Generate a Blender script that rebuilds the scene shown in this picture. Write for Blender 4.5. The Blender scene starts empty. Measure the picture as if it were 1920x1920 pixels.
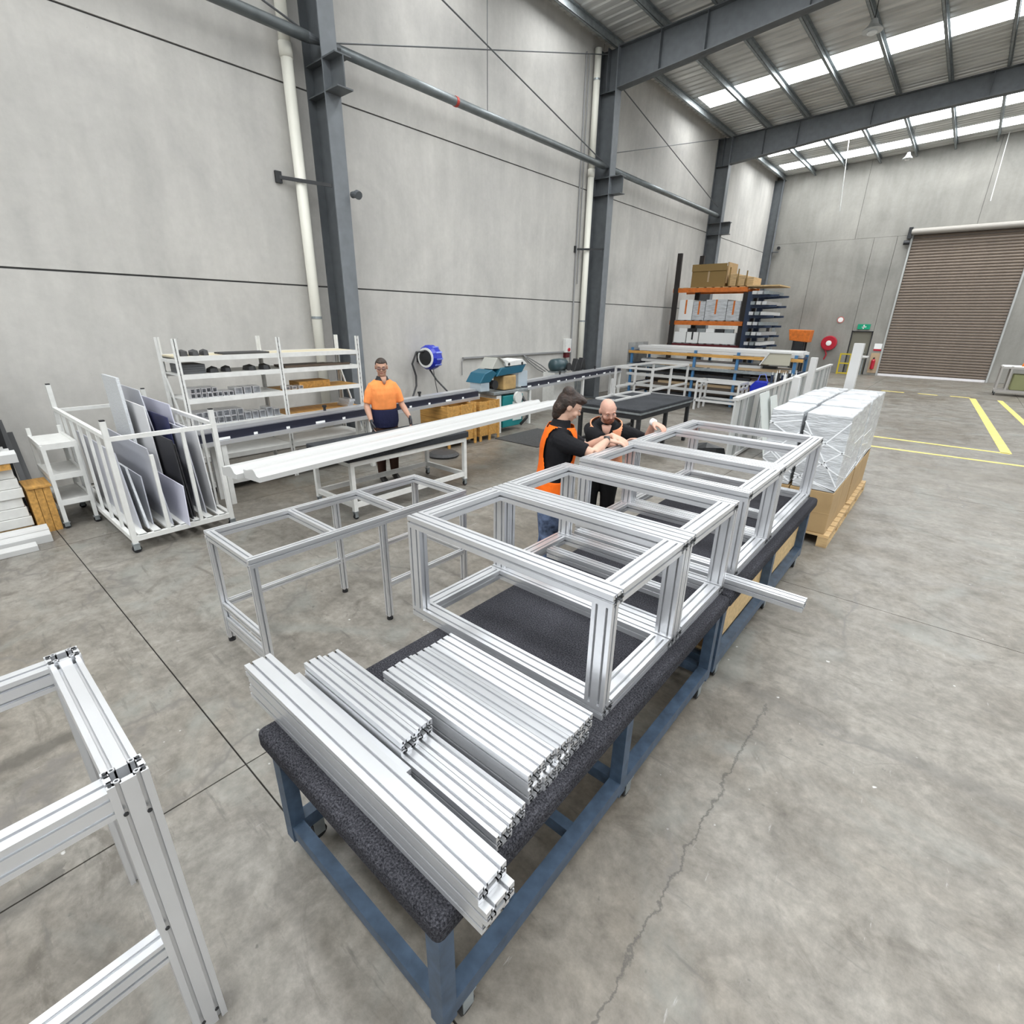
import bpy, bmesh, math, random
from mathutils import Vector, Matrix
random.seed(7)
S = bpy.context.scene
COL = S.collection

# ------------------------------------------------------------------ camera
F_PX, YAW, PITCH, ROLL, CAM_H = 943.22, -0.7016, 0.3665, 0.0157, 2.25
cd = bpy.data.cameras.new('camera'); cam = bpy.data.objects.new('camera', cd); COL.objects.link(cam)
cd.sensor_fit = 'HORIZONTAL'; cd.sensor_width = 36.0; cd.lens = F_PX / 1920.0 * 36.0
cd.clip_start = 0.05; cd.clip_end = 300
f0 = Vector((math.sin(YAW), math.cos(YAW), 0)); r0 = Vector((math.cos(YAW), -math.sin(YAW), 0)); u0 = Vector((0, 0, 1))
fw = f0 * math.cos(PITCH) - u0 * math.sin(PITCH); up = u0 * math.cos(PITCH) + f0 * math.sin(PITCH)
rt = r0 * math.cos(ROLL) + up * math.sin(ROLL); up2 = up * math.cos(ROLL) - r0 * math.sin(ROLL)
m = Matrix((( rt.x, up2.x, -fw.x, 0), (rt.y, up2.y, -fw.y, 0), (rt.z, up2.z, -fw.z, CAM_H), (0, 0, 0, 1)))
cam.matrix_world = m
S.camera = cam

# ------------------------------------------------------------------ world, exposure
wd = bpy.data.worlds.new('overcast_sky'); S.world = wd; wd.use_nodes = True
bg = wd.node_tree.nodes['Background']; bg.inputs[0].default_value = (0.93, 0.97, 1.0, 1); bg.inputs[1].default_value = 0.55
S.view_settings.view_transform = 'Standard'; S.view_settings.look = 'None'
S.view_settings.exposure = 0.22; S.view_settings.gamma = 1.0; S.view_settings.use_curve_mapping = False
S.cycles.use_denoising = True
S.cycles.max_bounces = 5; S.cycles.diffuse_bounces = 3; S.cycles.glossy_bounces = 3
S.cycles.sample_clamp_indirect = 6.0
SKYLIGHT_STRENGTH = 13.0
S.cycles.use_light_tree = False; S.cycles.use_adaptive_sampling = True; S.cycles.adaptive_threshold = 0.045; S.cycles.adaptive_min_samples = 12

# ------------------------------------------------------------------ materials
MATS = {}
def mat(name, col, rough=0.6, metal=0.0, noise=None, bump=None, spec=0.5, alpha=1.0, emit=None, trans=0.0):
    """procedural principled material; noise=(scale, amount, (stretch xyz)) varies the colour, bump=(scale, strength)"""
    if name in MATS: return MATS[name]
    M = bpy.data.materials.new(name); M.use_nodes = True
    nt = M.node_tree; b = nt.nodes['Principled BSDF']
    b.inputs['Base Color'].default_value = (*col, 1); b.inputs['Roughness'].default_value = rough
    b.inputs['Metallic'].default_value = metal; b.inputs['Specular IOR Level'].default_value = spec
    if alpha < 1: b.inputs['Alpha'].default_value = alpha
    if trans: b.inputs['Transmission Weight'].default_value = trans
    if emit: b.inputs['Emission Color'].default_value = (*emit[0], 1); b.inputs['Emission Strength'].default_value = emit[1]
    if noise or bump:
        tc = nt.nodes.new('ShaderNodeTexCoord'); mp = nt.nodes.new('ShaderNodeMapping')
        nt.links.new(tc.outputs['Object'], mp.inputs[0])
    if noise:
        sc, amt = noise[0], noise[1]
        if len(noise) > 2: mp.inputs['Scale'].default_value = noise[2]
        n = nt.nodes.new('ShaderNodeTexNoise'); n.inputs['Scale'].default_value = sc; n.inputs['Detail'].default_value = 6
        nt.links.new(mp.outputs[0], n.inputs['Vector'])
        r = nt.nodes.new('ShaderNodeValToRGB'); r.color_ramp.elements[0].position = 0.3; r.color_ramp.elements[1].position = 0.7
        r.color_ramp.elements[0].color = (*[max(0, c * (1 - amt)) for c in col], 1)
        r.color_ramp.elements[1].color = (*[min(1, c * (1 + amt)) for c in col], 1)
        nt.links.new(n.outputs['Fac'], r.inputs[0]); nt.links.new(r.outputs[0], b.inputs['Base Color'])
    if bump:
        n2 = nt.nodes.new('ShaderNodeTexNoise'); n2.inputs['Scale'].default_value = bump[0]; n2.inputs['Detail'].default_value = 4
        nt.links.new(mp.outputs[0], n2.inputs['Vector'])
        bp = nt.nodes.new('ShaderNodeBump'); bp.inputs['Strength'].default_value = bump[1]; bp.inputs['Distance'].default_value = 0.01
        nt.links.new(n2.outputs['Fac'], bp.inputs['Height']); nt.links.new(bp.outputs[0], b.inputs['Normal'])
    MATS[name] = M
    return M

def ramp(nt, src, stops):
    r = nt.nodes.new('ShaderNodeValToRGB'); e = r.color_ramp.elements
    while len(e) < len(stops): e.new(0.5)
    for k, (p, c) in enumerate(stops):
        e[k].position = p; e[k].color = (*c, 1) if len(c) == 3 else c
    nt.links.new(src, r.inputs[0]); return r.outputs[0]
def noise_node(nt, vec, scale, detail=6, rough=0.55, dist=0.0):
    n = nt.nodes.new('ShaderNodeTexNoise'); n.inputs['Scale'].default_value = scale; n.inputs['Detail'].default_value = detail
    n.inputs['Roughness'].default_value = rough; n.inputs['Distortion'].default_value = dist
    nt.links.new(vec, n.inputs['Vector']); return n.outputs['Fac']
def mapping(nt, src, scale=(1, 1, 1), rot=(0, 0, 0), loc=(0, 0, 0)):
    mp = nt.nodes.new('ShaderNodeMapping'); mp.inputs['Scale'].default_value = scale
    mp.inputs['Rotation'].default_value = rot; mp.inputs['Location'].default_value = loc
    nt.links.new(src, mp.inputs[0]); return mp.outputs[0]
def mixc(nt, fac, a, b, mode='MIX'):
    x = nt.nodes.new('ShaderNodeMix'); x.data_type = 'RGBA'; x.blend_type = mode
    if isinstance(fac, float): x.inputs[0].default_value = fac
    else: nt.links.new(fac, x.inputs[0])
    for s, i in ((a, 6), (b, 7)):
        if isinstance(s, tuple): x.inputs[i].default_value = (*s, 1)
        else: nt.links.new(s, x.inputs[i])
    return x.outputs[2]

def concrete_floor():
    M = bpy.data.materials.new('worn_concrete_floor'); M.use_nodes = True; nt = M.node_tree; b = nt.nodes['Principled BSDF']
    geo = nt.nodes.new('ShaderNodeNewGeometry'); P = geo.outputs['Position']
    base = ramp(nt, noise_node(nt, P, 0.38, 6, 0.6, 0.5), [(0.3, (0.138, 0.118, 0.093)), (0.5, (0.194, 0.178, 0.155)), (0.7, (0.236, 0.224, 0.204))])
    mott = ramp(nt, noise_node(nt, P, 2.6, 8, 0.76, 0.5), [(0.28, (0.52, 0.50, 0.465)), (0.5, (0.96, 0.955, 0.94)), (0.7, (1.32, 1.32, 1.31))])
    c = mixc(nt, 0.85, base, mott, 'MULTIPLY')
    fine = ramp(nt, noise_node(nt, P, 14, 5, 0.72), [(0.3, (0.62, 0.61, 0.59)), (0.7, (1.26, 1.26, 1.25))])
    c = mixc(nt, 0.8, c, fine, 'MULTIPLY')
    # pale greenish worn patches
    pt = ramp(nt, noise_node(nt, P, 0.9, 5, 0.6, 1.4), [(0.54, (0, 0, 0)), (0.66, (0.45, 0.45, 0.45))])
    c = mixc(nt, pt, c, (0.215, 0.226, 0.208))
    # brown grime stains
    dn = ramp(nt, noise_node(nt, mapping(nt, P, (0.9, 1.7, 1), (0, 0, 0.5), (3, 1, 0)), 1.5, 10, 0.7, 1.1), [(0.57, (0, 0, 0)), (0.66, (0.62, 0.62, 0.62))])
    c = mixc(nt, dn, c, (0.075, 0.064, 0.050))
    # scuffs: dark drag marks and pale scratches
    sc1 = ramp(nt, noise_node(nt, mapping(nt, P, (1.1, 7.5, 1), (0, 0, 0.45)), 2.3, 7, 0.66), [(0.60, (0, 0, 0)), (0.69, (0.65, 0.65, 0.65))])
    c = mixc(nt, sc1, c, (0.095, 0.088, 0.078))
    sc2 = ramp(nt, noise_node(nt, mapping(nt, P, (9, 1.4, 1), (0, 0, 0.5), (7, 2, 0)), 2.6, 6, 0.65), [(0.67, (0, 0, 0)), (0.73, (0.7, 0.7, 0.7))])
    c = mixc(nt, sc2, c, (0.36, 0.355, 0.34))
    # chips and specks
    sp = ramp(nt, noise_node(nt, P, 11, 3, 0.6), [(0.70, (0, 0, 0)), (0.74, (0.75, 0.75, 0.75))])
    c = mixc(nt, sp, c, (0.085, 0.08, 0.07))
    sw = ramp(nt, noise_node(nt, mapping(nt, P, (1, 1, 1), (0, 0, 0), (11, 5, 0)), 13, 2, 0.5), [(0.75, (0, 0, 0)), (0.78, (0.8, 0.8, 0.8))])
    c = mixc(nt, sw, c, (0.55, 0.545, 0.53))
    # hairline cracks
    vo = nt.nodes.new('ShaderNodeTexVoronoi'); vo.feature = 'DISTANCE_TO_EDGE'; vo.inputs['Scale'].default_value = 0.55
    wv = nt.nodes.new('ShaderNodeVectorMath'); wv.operation = 'ADD'
    wn = nt.nodes.new('ShaderNodeTexNoise'); wn.inputs['Scale'].default_value = 2.5; wn.inputs['Detail'].default_value = 8
    nt.links.new(P, wn.inputs['Vector']); sc = nt.nodes.new('ShaderNodeVectorMath'); sc.operation = 'SCALE'; sc.inputs[3].default_value = 0.45
    nt.links.new(wn.outputs['Color'], sc.inputs[0]); nt.links.new(P, wv.inputs[0]); nt.links.new(sc.outputs[0], wv.inputs[1])
    nt.links.new(wv.outputs[0], vo.inputs['Vector'])
    ck = ramp(nt, vo.outputs['Distance'], [(0.0, (0.8, 0.8, 0.8)), (0.010, (0, 0, 0))])
    gate = ramp(nt, noise_node(nt, P, 0.8, 3), [(0.44, (0, 0, 0)), (0.52, (1, 1, 1))])
    ckg = mixc(nt, 1.0, ck, gate, 'MULTIPLY')
    c = mixc(nt, ckg, c, (0.13, 0.12, 0.11))
    # settled crack beside the work tables, a tyre mark across it and two grime smears
    sep = nt.nodes.new('ShaderNodeSeparateXYZ'); nt.links.new(P, sep.inputs[0]); X, Y = sep.outputs[0], sep.outputs[1]
    def mth(op, a, b_=None):
        n = nt.nodes.new('ShaderNodeMath'); n.operation = op
        for i, v in enumerate((a, b_)):
            if v is None: continue
            if isinstance(v, (int, float)): n.inputs[i].default_value = v
            else: nt.links.new(v, n.inputs[i])
        return n.outputs[0]
    wob = mth('MULTIPLY', mth('SUBTRACT', noise_node(nt, P, 5.0, 7, 0.7), 0.5), 0.16)
    def band(axis, at, lo, hi, half, soft, amt):
        o, l = (X, Y) if axis == 'x' else (Y, X)
        d = mth('ABSOLUTE', mth('ADD', mth('SUBTRACT', o, at), wob))
        e = nt.nodes.new('ShaderNodeMapRange'); e.clamp = True; nt.links.new(d, e.inputs[0]); e.inputs[1].default_value = half; e.inputs[2].default_value = half + soft; e.inputs[3].default_value = amt; e.inputs[4].default_value = 0.0
        return mth('MULTIPLY', e.outputs[0], mth('MULTIPLY', mth('GREATER_THAN', mth('ADD', l, wob), lo), mth('LESS_THAN', mth('ADD', l, wob), hi)))
    for bn, colr in ((band('x', -0.40, 0.55, 3.0, 0.002, 0.006, 0.75), (0.06, 0.055, 0.047)), (band('y', 3.06, -0.80, 1.1, 0.02, 0.06, 0.38), (0.085, 0.08, 0.072)),
                     (band('x', -3.32, -0.40, 0.14, 0.03, 0.05, 0.7), (0.06, 0.054, 0.045)), (band('x', -2.39, -0.45, -0.10, 0.025, 0.05, 0.6), (0.06, 0.056, 0.05))):
        c = mixc(nt, bn, c, colr)
    nt.links.new(c, b.inputs['Base Color'])
    rg = ramp(nt, noise_node(nt, P, 3.0, 5), [(0.3, (0.30, 0.30, 0.30)), (0.7, (0.58, 0.58, 0.58))])
    nt.links.new(rg, b.inputs['Roughness']); b.inputs['Specular IOR Level'].default_value = 0.6
    return M

def concrete_wall(name, light, dark, streak):
    M = bpy.data.materials.new(name); M.use_nodes = True; nt = M.node_tree; b = nt.nodes['Principled BSDF']
    geo = nt.nodes.new('ShaderNodeNewGeometry'); P = geo.outputs['Position']
    mid = tuple((x + y) / 2 for x, y in zip(light, dark))
    c = ramp(nt, noise_node(nt, P, 0.45, 7, 0.6, 0.7), [(0.3, dark), (0.5, mid), (0.72, light)])
    v = ramp(nt, noise_node(nt, mapping(nt, P, (2.2, 2.2, 0.35)), 1.4, 6, 0.6), [(0.32, (0.88, 0.885, 0.88)), (0.65, (1.05, 1.05, 1.045))])
    c = mixc(nt, streak, c, v, 'MULTIPLY')
    sp = ramp(nt, noise_node(nt, P, 9, 7, 0.7), [(0.3, (0.92, 0.92, 0.92)), (0.7, (1.04, 1.04, 1.04))])
    c = mixc(nt, 0.8, c, sp, 'MULTIPLY')
    pk = ramp(nt, noise_node(nt, P, 26, 2), [(0.76, (0, 0, 0)), (0.8, (0.5, 0.5, 0.5))])
    c = mixc(nt, pk, c, tuple(x * 0.6 for x in dark))
    nt.links.new(c, b.inputs['Base Color']); b.inputs['Roughness'].default_value = 0.85; b.inputs['Specular IOR Level'].default_value = 0.25
    return M

def carpet_mat(name, lo, hi, scale=260):
    M = bpy.data.materials.new(name); M.use_nodes = True; nt = M.node_tree; b = nt.nodes['Principled BSDF']
    tc = nt.nodes.new('ShaderNodeTexCoord'); P = tc.outputs['Object']
    c = ramp(nt, noise_node(nt, P, scale, 3, 0.7), [(0.36, lo), (0.52, tuple((a + c2) / 2.6 for a, c2 in zip(lo, hi))), (0.72, hi)])
    big = ramp(nt, noise_node(nt, P, 3, 4), [(0.3, (0.8, 0.8, 0.8)), (0.7, (1.15, 1.15, 1.15))])
    c = mixc(nt, 1.0, c, big, 'MULTIPLY')
    nt.links.new(c, b.inputs['Base Color']); b.inputs['Roughness'].default_value = 0.95; b.inputs['Specular IOR Level'].default_value = 0.1
    bp = nt.nodes.new('ShaderNodeBump'); bp.inputs['Strength'].default_value = 0.9; bp.inputs['Distance'].default_value = 0.008
    nt.links.new(noise_node(nt, P, scale * 0.8, 3, 0.7), bp.inputs['Height']); nt.links.new(bp.outputs[0], b.inputs['Normal'])
    return M

M_FLOOR = concrete_floor()
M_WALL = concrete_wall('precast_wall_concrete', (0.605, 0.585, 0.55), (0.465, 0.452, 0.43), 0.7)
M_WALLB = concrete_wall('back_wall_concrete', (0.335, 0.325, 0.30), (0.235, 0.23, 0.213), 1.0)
M_CARPET = carpet_mat('charcoal_carpet', (0.012, 0.012, 0.015), (0.105, 0.105, 0.12), 150)
M_DKCARPET = carpet_mat('dark_grey_carpet', (0.025, 0.027, 0.03), (0.11, 0.115, 0.125), 180)
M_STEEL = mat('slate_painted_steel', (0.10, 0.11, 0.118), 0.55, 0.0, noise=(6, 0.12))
M_STEEL_LIT = mat('lit_slate_steel', (0.17, 0.185, 0.20), 0.5, 0.0, noise=(6, 0.1))  # same slate paint, lightened: light on the column front flanges put into the colour
M_GALV = mat('galvanised_steel', (0.30, 0.33, 0.34), 0.45, 0.5, noise=(9, 0.2))
M_ALU = mat('mill_aluminium', (0.72, 0.73, 0.75), 0.30, 0.68, noise=(3, 0.05, (1, 1, 1)))
M_ALUW = mat('white_coated_aluminium', (0.60, 0.60, 0.59), 0.35, 0.05)
M_LWHITE = mat('white_profile_finish', (0.52, 0.52, 0.51), 0.4)
M_WHITE = mat('white_powder_coat', (0.70, 0.70, 0.675), 0.45, noise=(12, 0.06))
M_PVC = mat('cream_pvc', (0.80, 0.785, 0.70), 0.45)
M_BLUE = mat('blue_painted_steel', (0.050, 0.080, 0.125), 0.45, 0.1, noise=(18, 0.28))
M_DARK = mat('black_rubber', (0.012, 0.012, 0.013), 0.6)
M_BLACK = mat('black_paint', (0.02, 0.021, 0.023), 0.45)
M_WOOD = mat('pale_timber', (0.52, 0.36, 0.18), 0.7, noise=(4, 0.25, (1, 9, 9)))
M_PLY = mat('plywood', (0.56, 0.40, 0.20), 0.65, noise=(7, 0.2, (1, 4, 4)))
M_CRATE = mat('orange_timber', (0.50, 0.27, 0.07), 0.7, noise=(4, 0.28, (1, 8, 8)))
M_CARD = mat('brown_cardboard', (0.40, 0.27, 0.13), 0.8, noise=(5, 0.08))
M_ORANGE = mat('orange_paint', (0.62, 0.16, 0.02), 0.5, noise=(8, 0.2))
M_NAVY = mat('navy_paint', (0.02, 0.035, 0.075), 0.45)
M_YELLOW = mat('yellow_line_paint', (0.72, 0.60, 0.16), 0.6, noise=(7, 0.18))
M_RED = mat('red_paint', (0.42, 0.012, 0.03), 0.4)
M_DRED = mat('dark_red_paint', (0.10, 0.008, 0.012), 0.5)
M_GREEN = mat('exit_green', (0.0, 0.30, 0.16), 0.5)
M_SIGNW = mat('sign_white', (0.85, 0.86, 0.85), 0.5)
M_WRAP = mat('stretch_wrap_white', (0.55, 0.57, 0.59), 0.2, noise=(5, 0.22, (1, 1, 4)), bump=(16, 1.0), spec=0.8)
M_TEAL = mat('teal_machine_paint', (0.01, 0.20, 0.21), 0.4)
M_DTEAL = mat('blue_teal_plastic', (0.012, 0.10, 0.16), 0.4)
M_RBLUE = mat('royal_blue_plastic', (0.015, 0.03, 0.42), 0.3)

# ------------------------------------------------------------------ mesh helpers
def wloc(o):
    v = Vector((0, 0, 0))
    while o is not None: v = v + o.location; o = o.parent
    return v

class MB:
    """collects geometry in world coordinates; build() links it as ONE mesh object below an unrotated parent"""
    def __init__(s): s.v = []; s.f = []
    def add(s, vs, fs):
        o = len(s.v); s.v += [tuple(p) for p in vs]; s.f += [tuple(i + o for i in f) for f in fs]; return s
    def box(s, x0, x1, y0, y1, z0, z1):
        return s.add([(x0,y0,z0),(x1,y0,z0),(x1,y1,z0),(x0,y1,z0),(x0,y0,z1),(x1,y0,z1),(x1,y1,z1),(x0,y1,z1)],
                     [(0,3,2,1),(4,5,6,7),(0,1,5,4),(1,2,6,5),(2,3,7,6),(3,0,4,7)])
    def obox(s, c, size, M=None):
        hx, hy, hz = [a / 2 for a in size]; c = Vector(c)
        P = [Vector(p) for p in [(-hx,-hy,-hz),(hx,-hy,-hz),(hx,hy,-hz),(-hx,hy,-hz),(-hx,-hy,hz),(hx,-hy,hz),(hx,hy,hz),(-hx,hy,hz)]]
        if M is not None: P = [M @ p for p in P]
        return s.add([c + p for p in P], [(0,3,2,1),(4,5,6,7),(0,1,5,4),(1,2,6,5),(2,3,7,6),(3,0,4,7)])
    def sweep(s, p0, p1, sec, upv=(0, 0, 1), hollow=None, deep=0.09):
        """extrude the 2-D section (u sideways, v along upv) from p0 to p1; hollow=(a,b) opens a cavity of half size a x b at both ends"""
        p0, p1 = Vector(p0), Vector(p1); d = (p1 - p0).normalized(); u = Vector(upv)
        u = (u - d * u.dot(d)).normalized(); r = d.cross(u); n = len(sec)
        ring = lambda p, q: [p + r * a + u * b for a, b in q]
        A, B = ring(p0, sec), ring(p1, sec)
        fs = [(i, (i + 1) % n, n + (i + 1) % n, n + i) for i in range(n)]
        vs = A + B
        if hollow is None:
            fs += [tuple(range(n - 1, -1, -1)), tuple(range(n, 2 * n))]
        else:
            a, b = hollow; cl = [(max(-a, min(a, x)), max(-b, min(b, y))) for x, y in sec]; dep = min(deep, (p1 - p0).length * 0.45)
            vs = vs + ring(p0, cl) + ring(p1, cl) + ring(p0 + d * dep, cl) + ring(p1 - d * dep, cl)
            for i in range(n):
                j = (i + 1) % n
                fs += [(2*n + i, 2*n + j, j, i), (n + i, n + j, 3*n + j, 3*n + i), (4*n + i, 4*n + j, 2*n + j, 2*n + i), (3*n + i, 3*n + j, 5*n + j, 5*n + i)]
            fs += [tuple(range(5*n - 1, 4*n - 1, -1)), tuple(range(5*n, 6*n))]
        return s.add(vs, fs)
    def cyl(s, p0, p1, r, n=12, r1=None, caps=True):
        p0, p1 = Vector(p0), Vector(p1); d = (p1 - p0).normalized(); r1 = r if r1 is None else r1
        a = Vector((0, 0, 1)) if abs(d.z) < 0.9 else Vector((1, 0, 0)); u = (a - d * a.dot(d)).normalized(); w = d.cross(u)
        A = [p0 + (w * math.cos(t) + u * math.sin(t)) * r for t in [2 * math.pi * i / n for i in range(n)]]
        B = [p1 + (w * math.cos(t) + u * math.sin(t)) * r1 for t in [2 * math.pi * i / n for i in range(n)]]
        fs = [(i, (i + 1) % n, n + (i + 1) % n, n + i) for i in range(n)]
        if caps: fs += [tuple(range(n - 1, -1, -1)), tuple(range(n, 2 * n))]
        return s.add(A + B, fs)
    def tube(s, pts, r, n=8):
        pts = [Vector(p) for p in pts]; N = len(pts); rr = r if hasattr(r, '__len__') else [r] * N; vs = []; fs = []
        u = None
        for k, p in enumerate(pts):
            d = (pts[min(k + 1, N - 1)] - pts[max(k - 1, 0)]).normalized()
            if u is None:
                a = Vector((0, 0, 1)) if abs(d.z) < 0.9 else Vector((1, 0, 0)); u = a
            u = (u - d * u.dot(d)).normalized(); w = d.cross(u)
            vs += [p + (w * math.cos(t) + u * math.sin(t)) * rr[k] for t in [2 * math.pi * i / n for i in range(n)]]
        for k in range(N - 1):
            fs += [(k*n + i, k*n + (i + 1) % n, (k+1)*n + (i + 1) % n, (k+1)*n + i) for i in range(n)]
        fs += [tuple(range(n - 1, -1, -1)), tuple(range((N-1)*n, N*n))]
        return s.add(vs, fs)
    def lathe(s, c, axis, prof, n=20, caps=True):
        """prof: (radius, offset along axis)"""
        c = Vector(c); d = Vector(axis).normalized(); a = Vector((0, 0, 1)) if abs(d.z) < 0.9 else Vector((1, 0, 0))
        u = (a - d * a.dot(d)).normalized(); w = d.cross(u); vs = []; fs = []
        for r, h in prof:
            vs += [c + d * h + (w * math.cos(t) + u * math.sin(t)) * r for t in [2 * math.pi * i / n for i in range(n)]]
        for k in range(len(prof) - 1):
            fs += [(k*n + i, k*n + (i + 1) % n, (k+1)*n + (i + 1) % n, (k+1)*n + i) for i in range(n)]
        if caps: fs += [tuple(range(n - 1, -1, -1)), tuple(range((len(prof)-1)*n, len(prof)*n))]
        return s.add(vs, fs)
    def prism(s, pts, d):
        """polygon pts (3-D, planar) pushed along vector d"""
        n = len(pts); d = Vector(d); A = [Vector(p) for p in pts]; B = [p + d for p in A]
        return s.add(A + B, [tuple(range(n - 1, -1, -1)), tuple(range(n, 2*n))] + [(i, (i + 1) % n, n + (i + 1) % n, n + i) for i in range(n)])
    def build(s, name, m, parent=None, smooth=False, bevel=0.0, fix=True):
        off = wloc(parent) if parent is not None else Vector((0, 0, 0))
        me = bpy.data.meshes.new(name); me.from_pydata([Vector(p) - off for p in s.v], [], s.f); me.update()
        if fix:
            b = bmesh.new(); b.from_mesh(me); bmesh.ops.recalc_face_normals(b, faces=b.faces[:]); b.to_mesh(me); b.free()
        me.materials.append(m)
        if smooth:
            for p in me.polygons: p.use_smooth = True
        o = bpy.data.objects.new(name, me); COL.objects.link(o); o.parent = parent
        if bevel:
            bv = o.modifiers.new('soft_edge', 'BEVEL'); bv.width = bevel; bv.segments = 3; bv.limit_method = 'ANGLE'
        return o

def B(x0, x1, y0, y1, z0, z1): return MB().box(x0, x1, y0, y1, z0, z1)
def tag(o, label, cat, group=None, kind=None):
    o['label'] = label
    if cat: o['category'] = cat
    if group: o['group'] = group
    if kind: o['kind'] = kind
    return o
def thing(name, label, cat, loc=(0, 0, 0), group=None, kind=None):
    o = bpy.data.objects.new(name, None); COL.objects.link(o); o.location = loc; o.empty_display_size = 0.1
    return tag(o, label, cat, group, kind)
def struct(o, label=None):
    o['kind'] = 'structure'
    if label: o['label'] = label
    return o
def dup(root, offset, label=None):
    """a copy of a thing with its parts and sub-parts, moved by offset"""
    r = root.copy(); COL.objects.link(r); r.location = root.location + Vector(offset)
    if label: r['label'] = label
    for ch in list(root.children):
        c = ch.copy(); COL.objects.link(c); c.parent = r
        for g in list(ch.children):
            d = g.copy(); COL.objects.link(d); d.parent = c
    return r

def section(w, h, so=0.0052, sd=0.014):
    """outline of a T-slotted extrusion w x h: two slots on a wide face, one on a narrow one; a narrow mouth opens into a wider channel"""
    m_ = min(w, h); sd = min(sd, 0.30 * m_); so = min(so, 0.11 * m_); cw = min(so * 1.9, 0.2 * m_); lip = sd * 0.3
    pos = lambda L: [-L / 4, L / 4] if L > 0.07 else [0.0]
    T = [(-so, 0), (-so, lip), (-cw, lip), (-cw, sd), (cw, sd), (cw, lip), (so, lip), (so, 0)]
    P = [(-w/2, -h/2)]
    for c in pos(w): P += [(c + a, -h/2 + d) for a, d in T]
    P.append((w/2, -h/2))
    for c in pos(h): P += [(w/2 - d, c + a) for a, d in T]
    P.append((w/2, h/2))
    for c in reversed(pos(w)): P += [(c - a, h/2 - d) for a, d in T]
    P.append((-w/2, h/2))
    for c in reversed(pos(h)): P += [(-w/2 + d, c - a) for a, d in T]
    return P
def rect(w, h): return [(-w/2, -h/2), (w/2, -h/2), (w/2, h/2), (-w/2, h/2)]
def extrusion(name, p0, p1, w, h, parent, m=None, upv=(0, 0, 1), hollow=False, slots=True):
    sec = section(w, h) if slots else rect(w, h)
    hl = (w/2 - 0.016, h/2 - 0.016) if hollow and min(w, h) > 0.04 else None
    return MB().sweep(p0, p1, sec, upv, hl).build(name, m or M_ALU, parent)

# ================================================================== SETTING
WX, YB, YF, XR = -8.82, 30.0, -13.0, 14.0       # face of the long wall, of the end wall, extent behind and beside the camera
COLY = [5.415 + 8.377 * k for k in range(-2, 3)]
def roof_z(x): return 8.58 + 0.045 * (x - WX)

# floor: slabs with open joints
floor = struct(B(WX - 0.3, XR, YF, YB + 0.3, -0.25, -0.03).build('floor', mat('joint_grit', (0.035, 0.033, 0.03), 0.95)), 'worn grey concrete floor with saw-cut joints')
ys = [YF] + [0.64 + 4.1885 * k for k in range(-3, 8)]; ys = [y for y in ys if y < YB] + [YB + 0.3]
xs = [WX - 0.3, -6.57, -2.38, 1.81, 6.0, 10.19, XR]
for i in range(len(xs) - 1):
    for j in range(len(ys) - 1):
        if ys[j + 1] - ys[j] < 0.05: continue
        B(xs[i] + 0.004, xs[i + 1] - 0.004, ys[j] + 0.004, ys[j + 1] - 0.004, -0.03, 0.0).build('slab', M_FLOOR, floor)
def line_strip(a, b, w):
    a, b = Vector((*a, 0)), Vector((*b, 0)); d = (b - a).normalized(); n = Vector((-d.y, d.x, 0)) * (w / 2)
    MB().prism([a + n, a - n, b - n, b + n], (0, 0, 0.003)).build('floor_marking', M_YELLOW, floor)
line_strip((-1.25, 13.23), (1.16, 13.20), 0.10); line_strip((-1.1, 12.08), (6.0, 12.30), 0.10)
line_strip((0.64, 22.85), (1.11, 13.20), 0.16); line_strip((1.32, 22.9), (1.95, 12.4), 0.13)
for a, b in ((-1.9, -1.22), (-0.82, -0.28), (0.06, 0.58)): line_strip((a, 23.08), (b, 22.98), 0.14)
line_strip((2.0, 20.4), (2.7, 20.6), 0.14)

# long precast wall: recessed joints between panels
wl = struct(B(WX - 0.25, WX - 0.025, YF, YB + 0.2, 0, 9.0).build('wall_left', mat('dark_joint_sealant', (0.10, 0.10, 0.10), 0.9)), 'tall pale grey precast concrete wall')  # dark grey backing visible in the panel joints
vy = [YF] + [y for y in COLY] + [YB]
for j in range(len(vy) - 1):
    for z0, z1 in ((0, 2.73), (2.73, 5.545), (5.545, 9.0)):
        B(WX - 0.03, WX, vy[j] + 0.01, vy[j + 1] - 0.01, z0 + 0.012, z1 - 0.012).build('panel', M_WALL, wl)

# end wall with its openings (roller door and exit door)
wb = struct(B(WX - 0.25, XR, YB + 0.03, YB + 0.25, 5.95, 10.0).build('wall_back', mat('dark_joint_sealant', (0.1, 0.1, 0.1))), 'grey concrete end wall around the roller door')
DX0, DX1, DZ = -2.80, 1.05, 5.90
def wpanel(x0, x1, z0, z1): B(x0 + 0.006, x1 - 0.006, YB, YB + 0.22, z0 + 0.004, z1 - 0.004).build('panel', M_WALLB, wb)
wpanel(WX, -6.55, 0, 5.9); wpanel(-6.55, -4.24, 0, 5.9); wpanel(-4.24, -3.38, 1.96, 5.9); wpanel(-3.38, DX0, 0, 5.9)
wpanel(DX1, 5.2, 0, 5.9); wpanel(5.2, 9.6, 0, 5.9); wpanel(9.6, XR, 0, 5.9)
for a, b in ((WX, -5.0), (-5.0, -0.8), (-0.8, 3.4), (3.4, 8.7), (8.7, XR)): wpanel(a, b, 5.9, 9.7)

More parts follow.
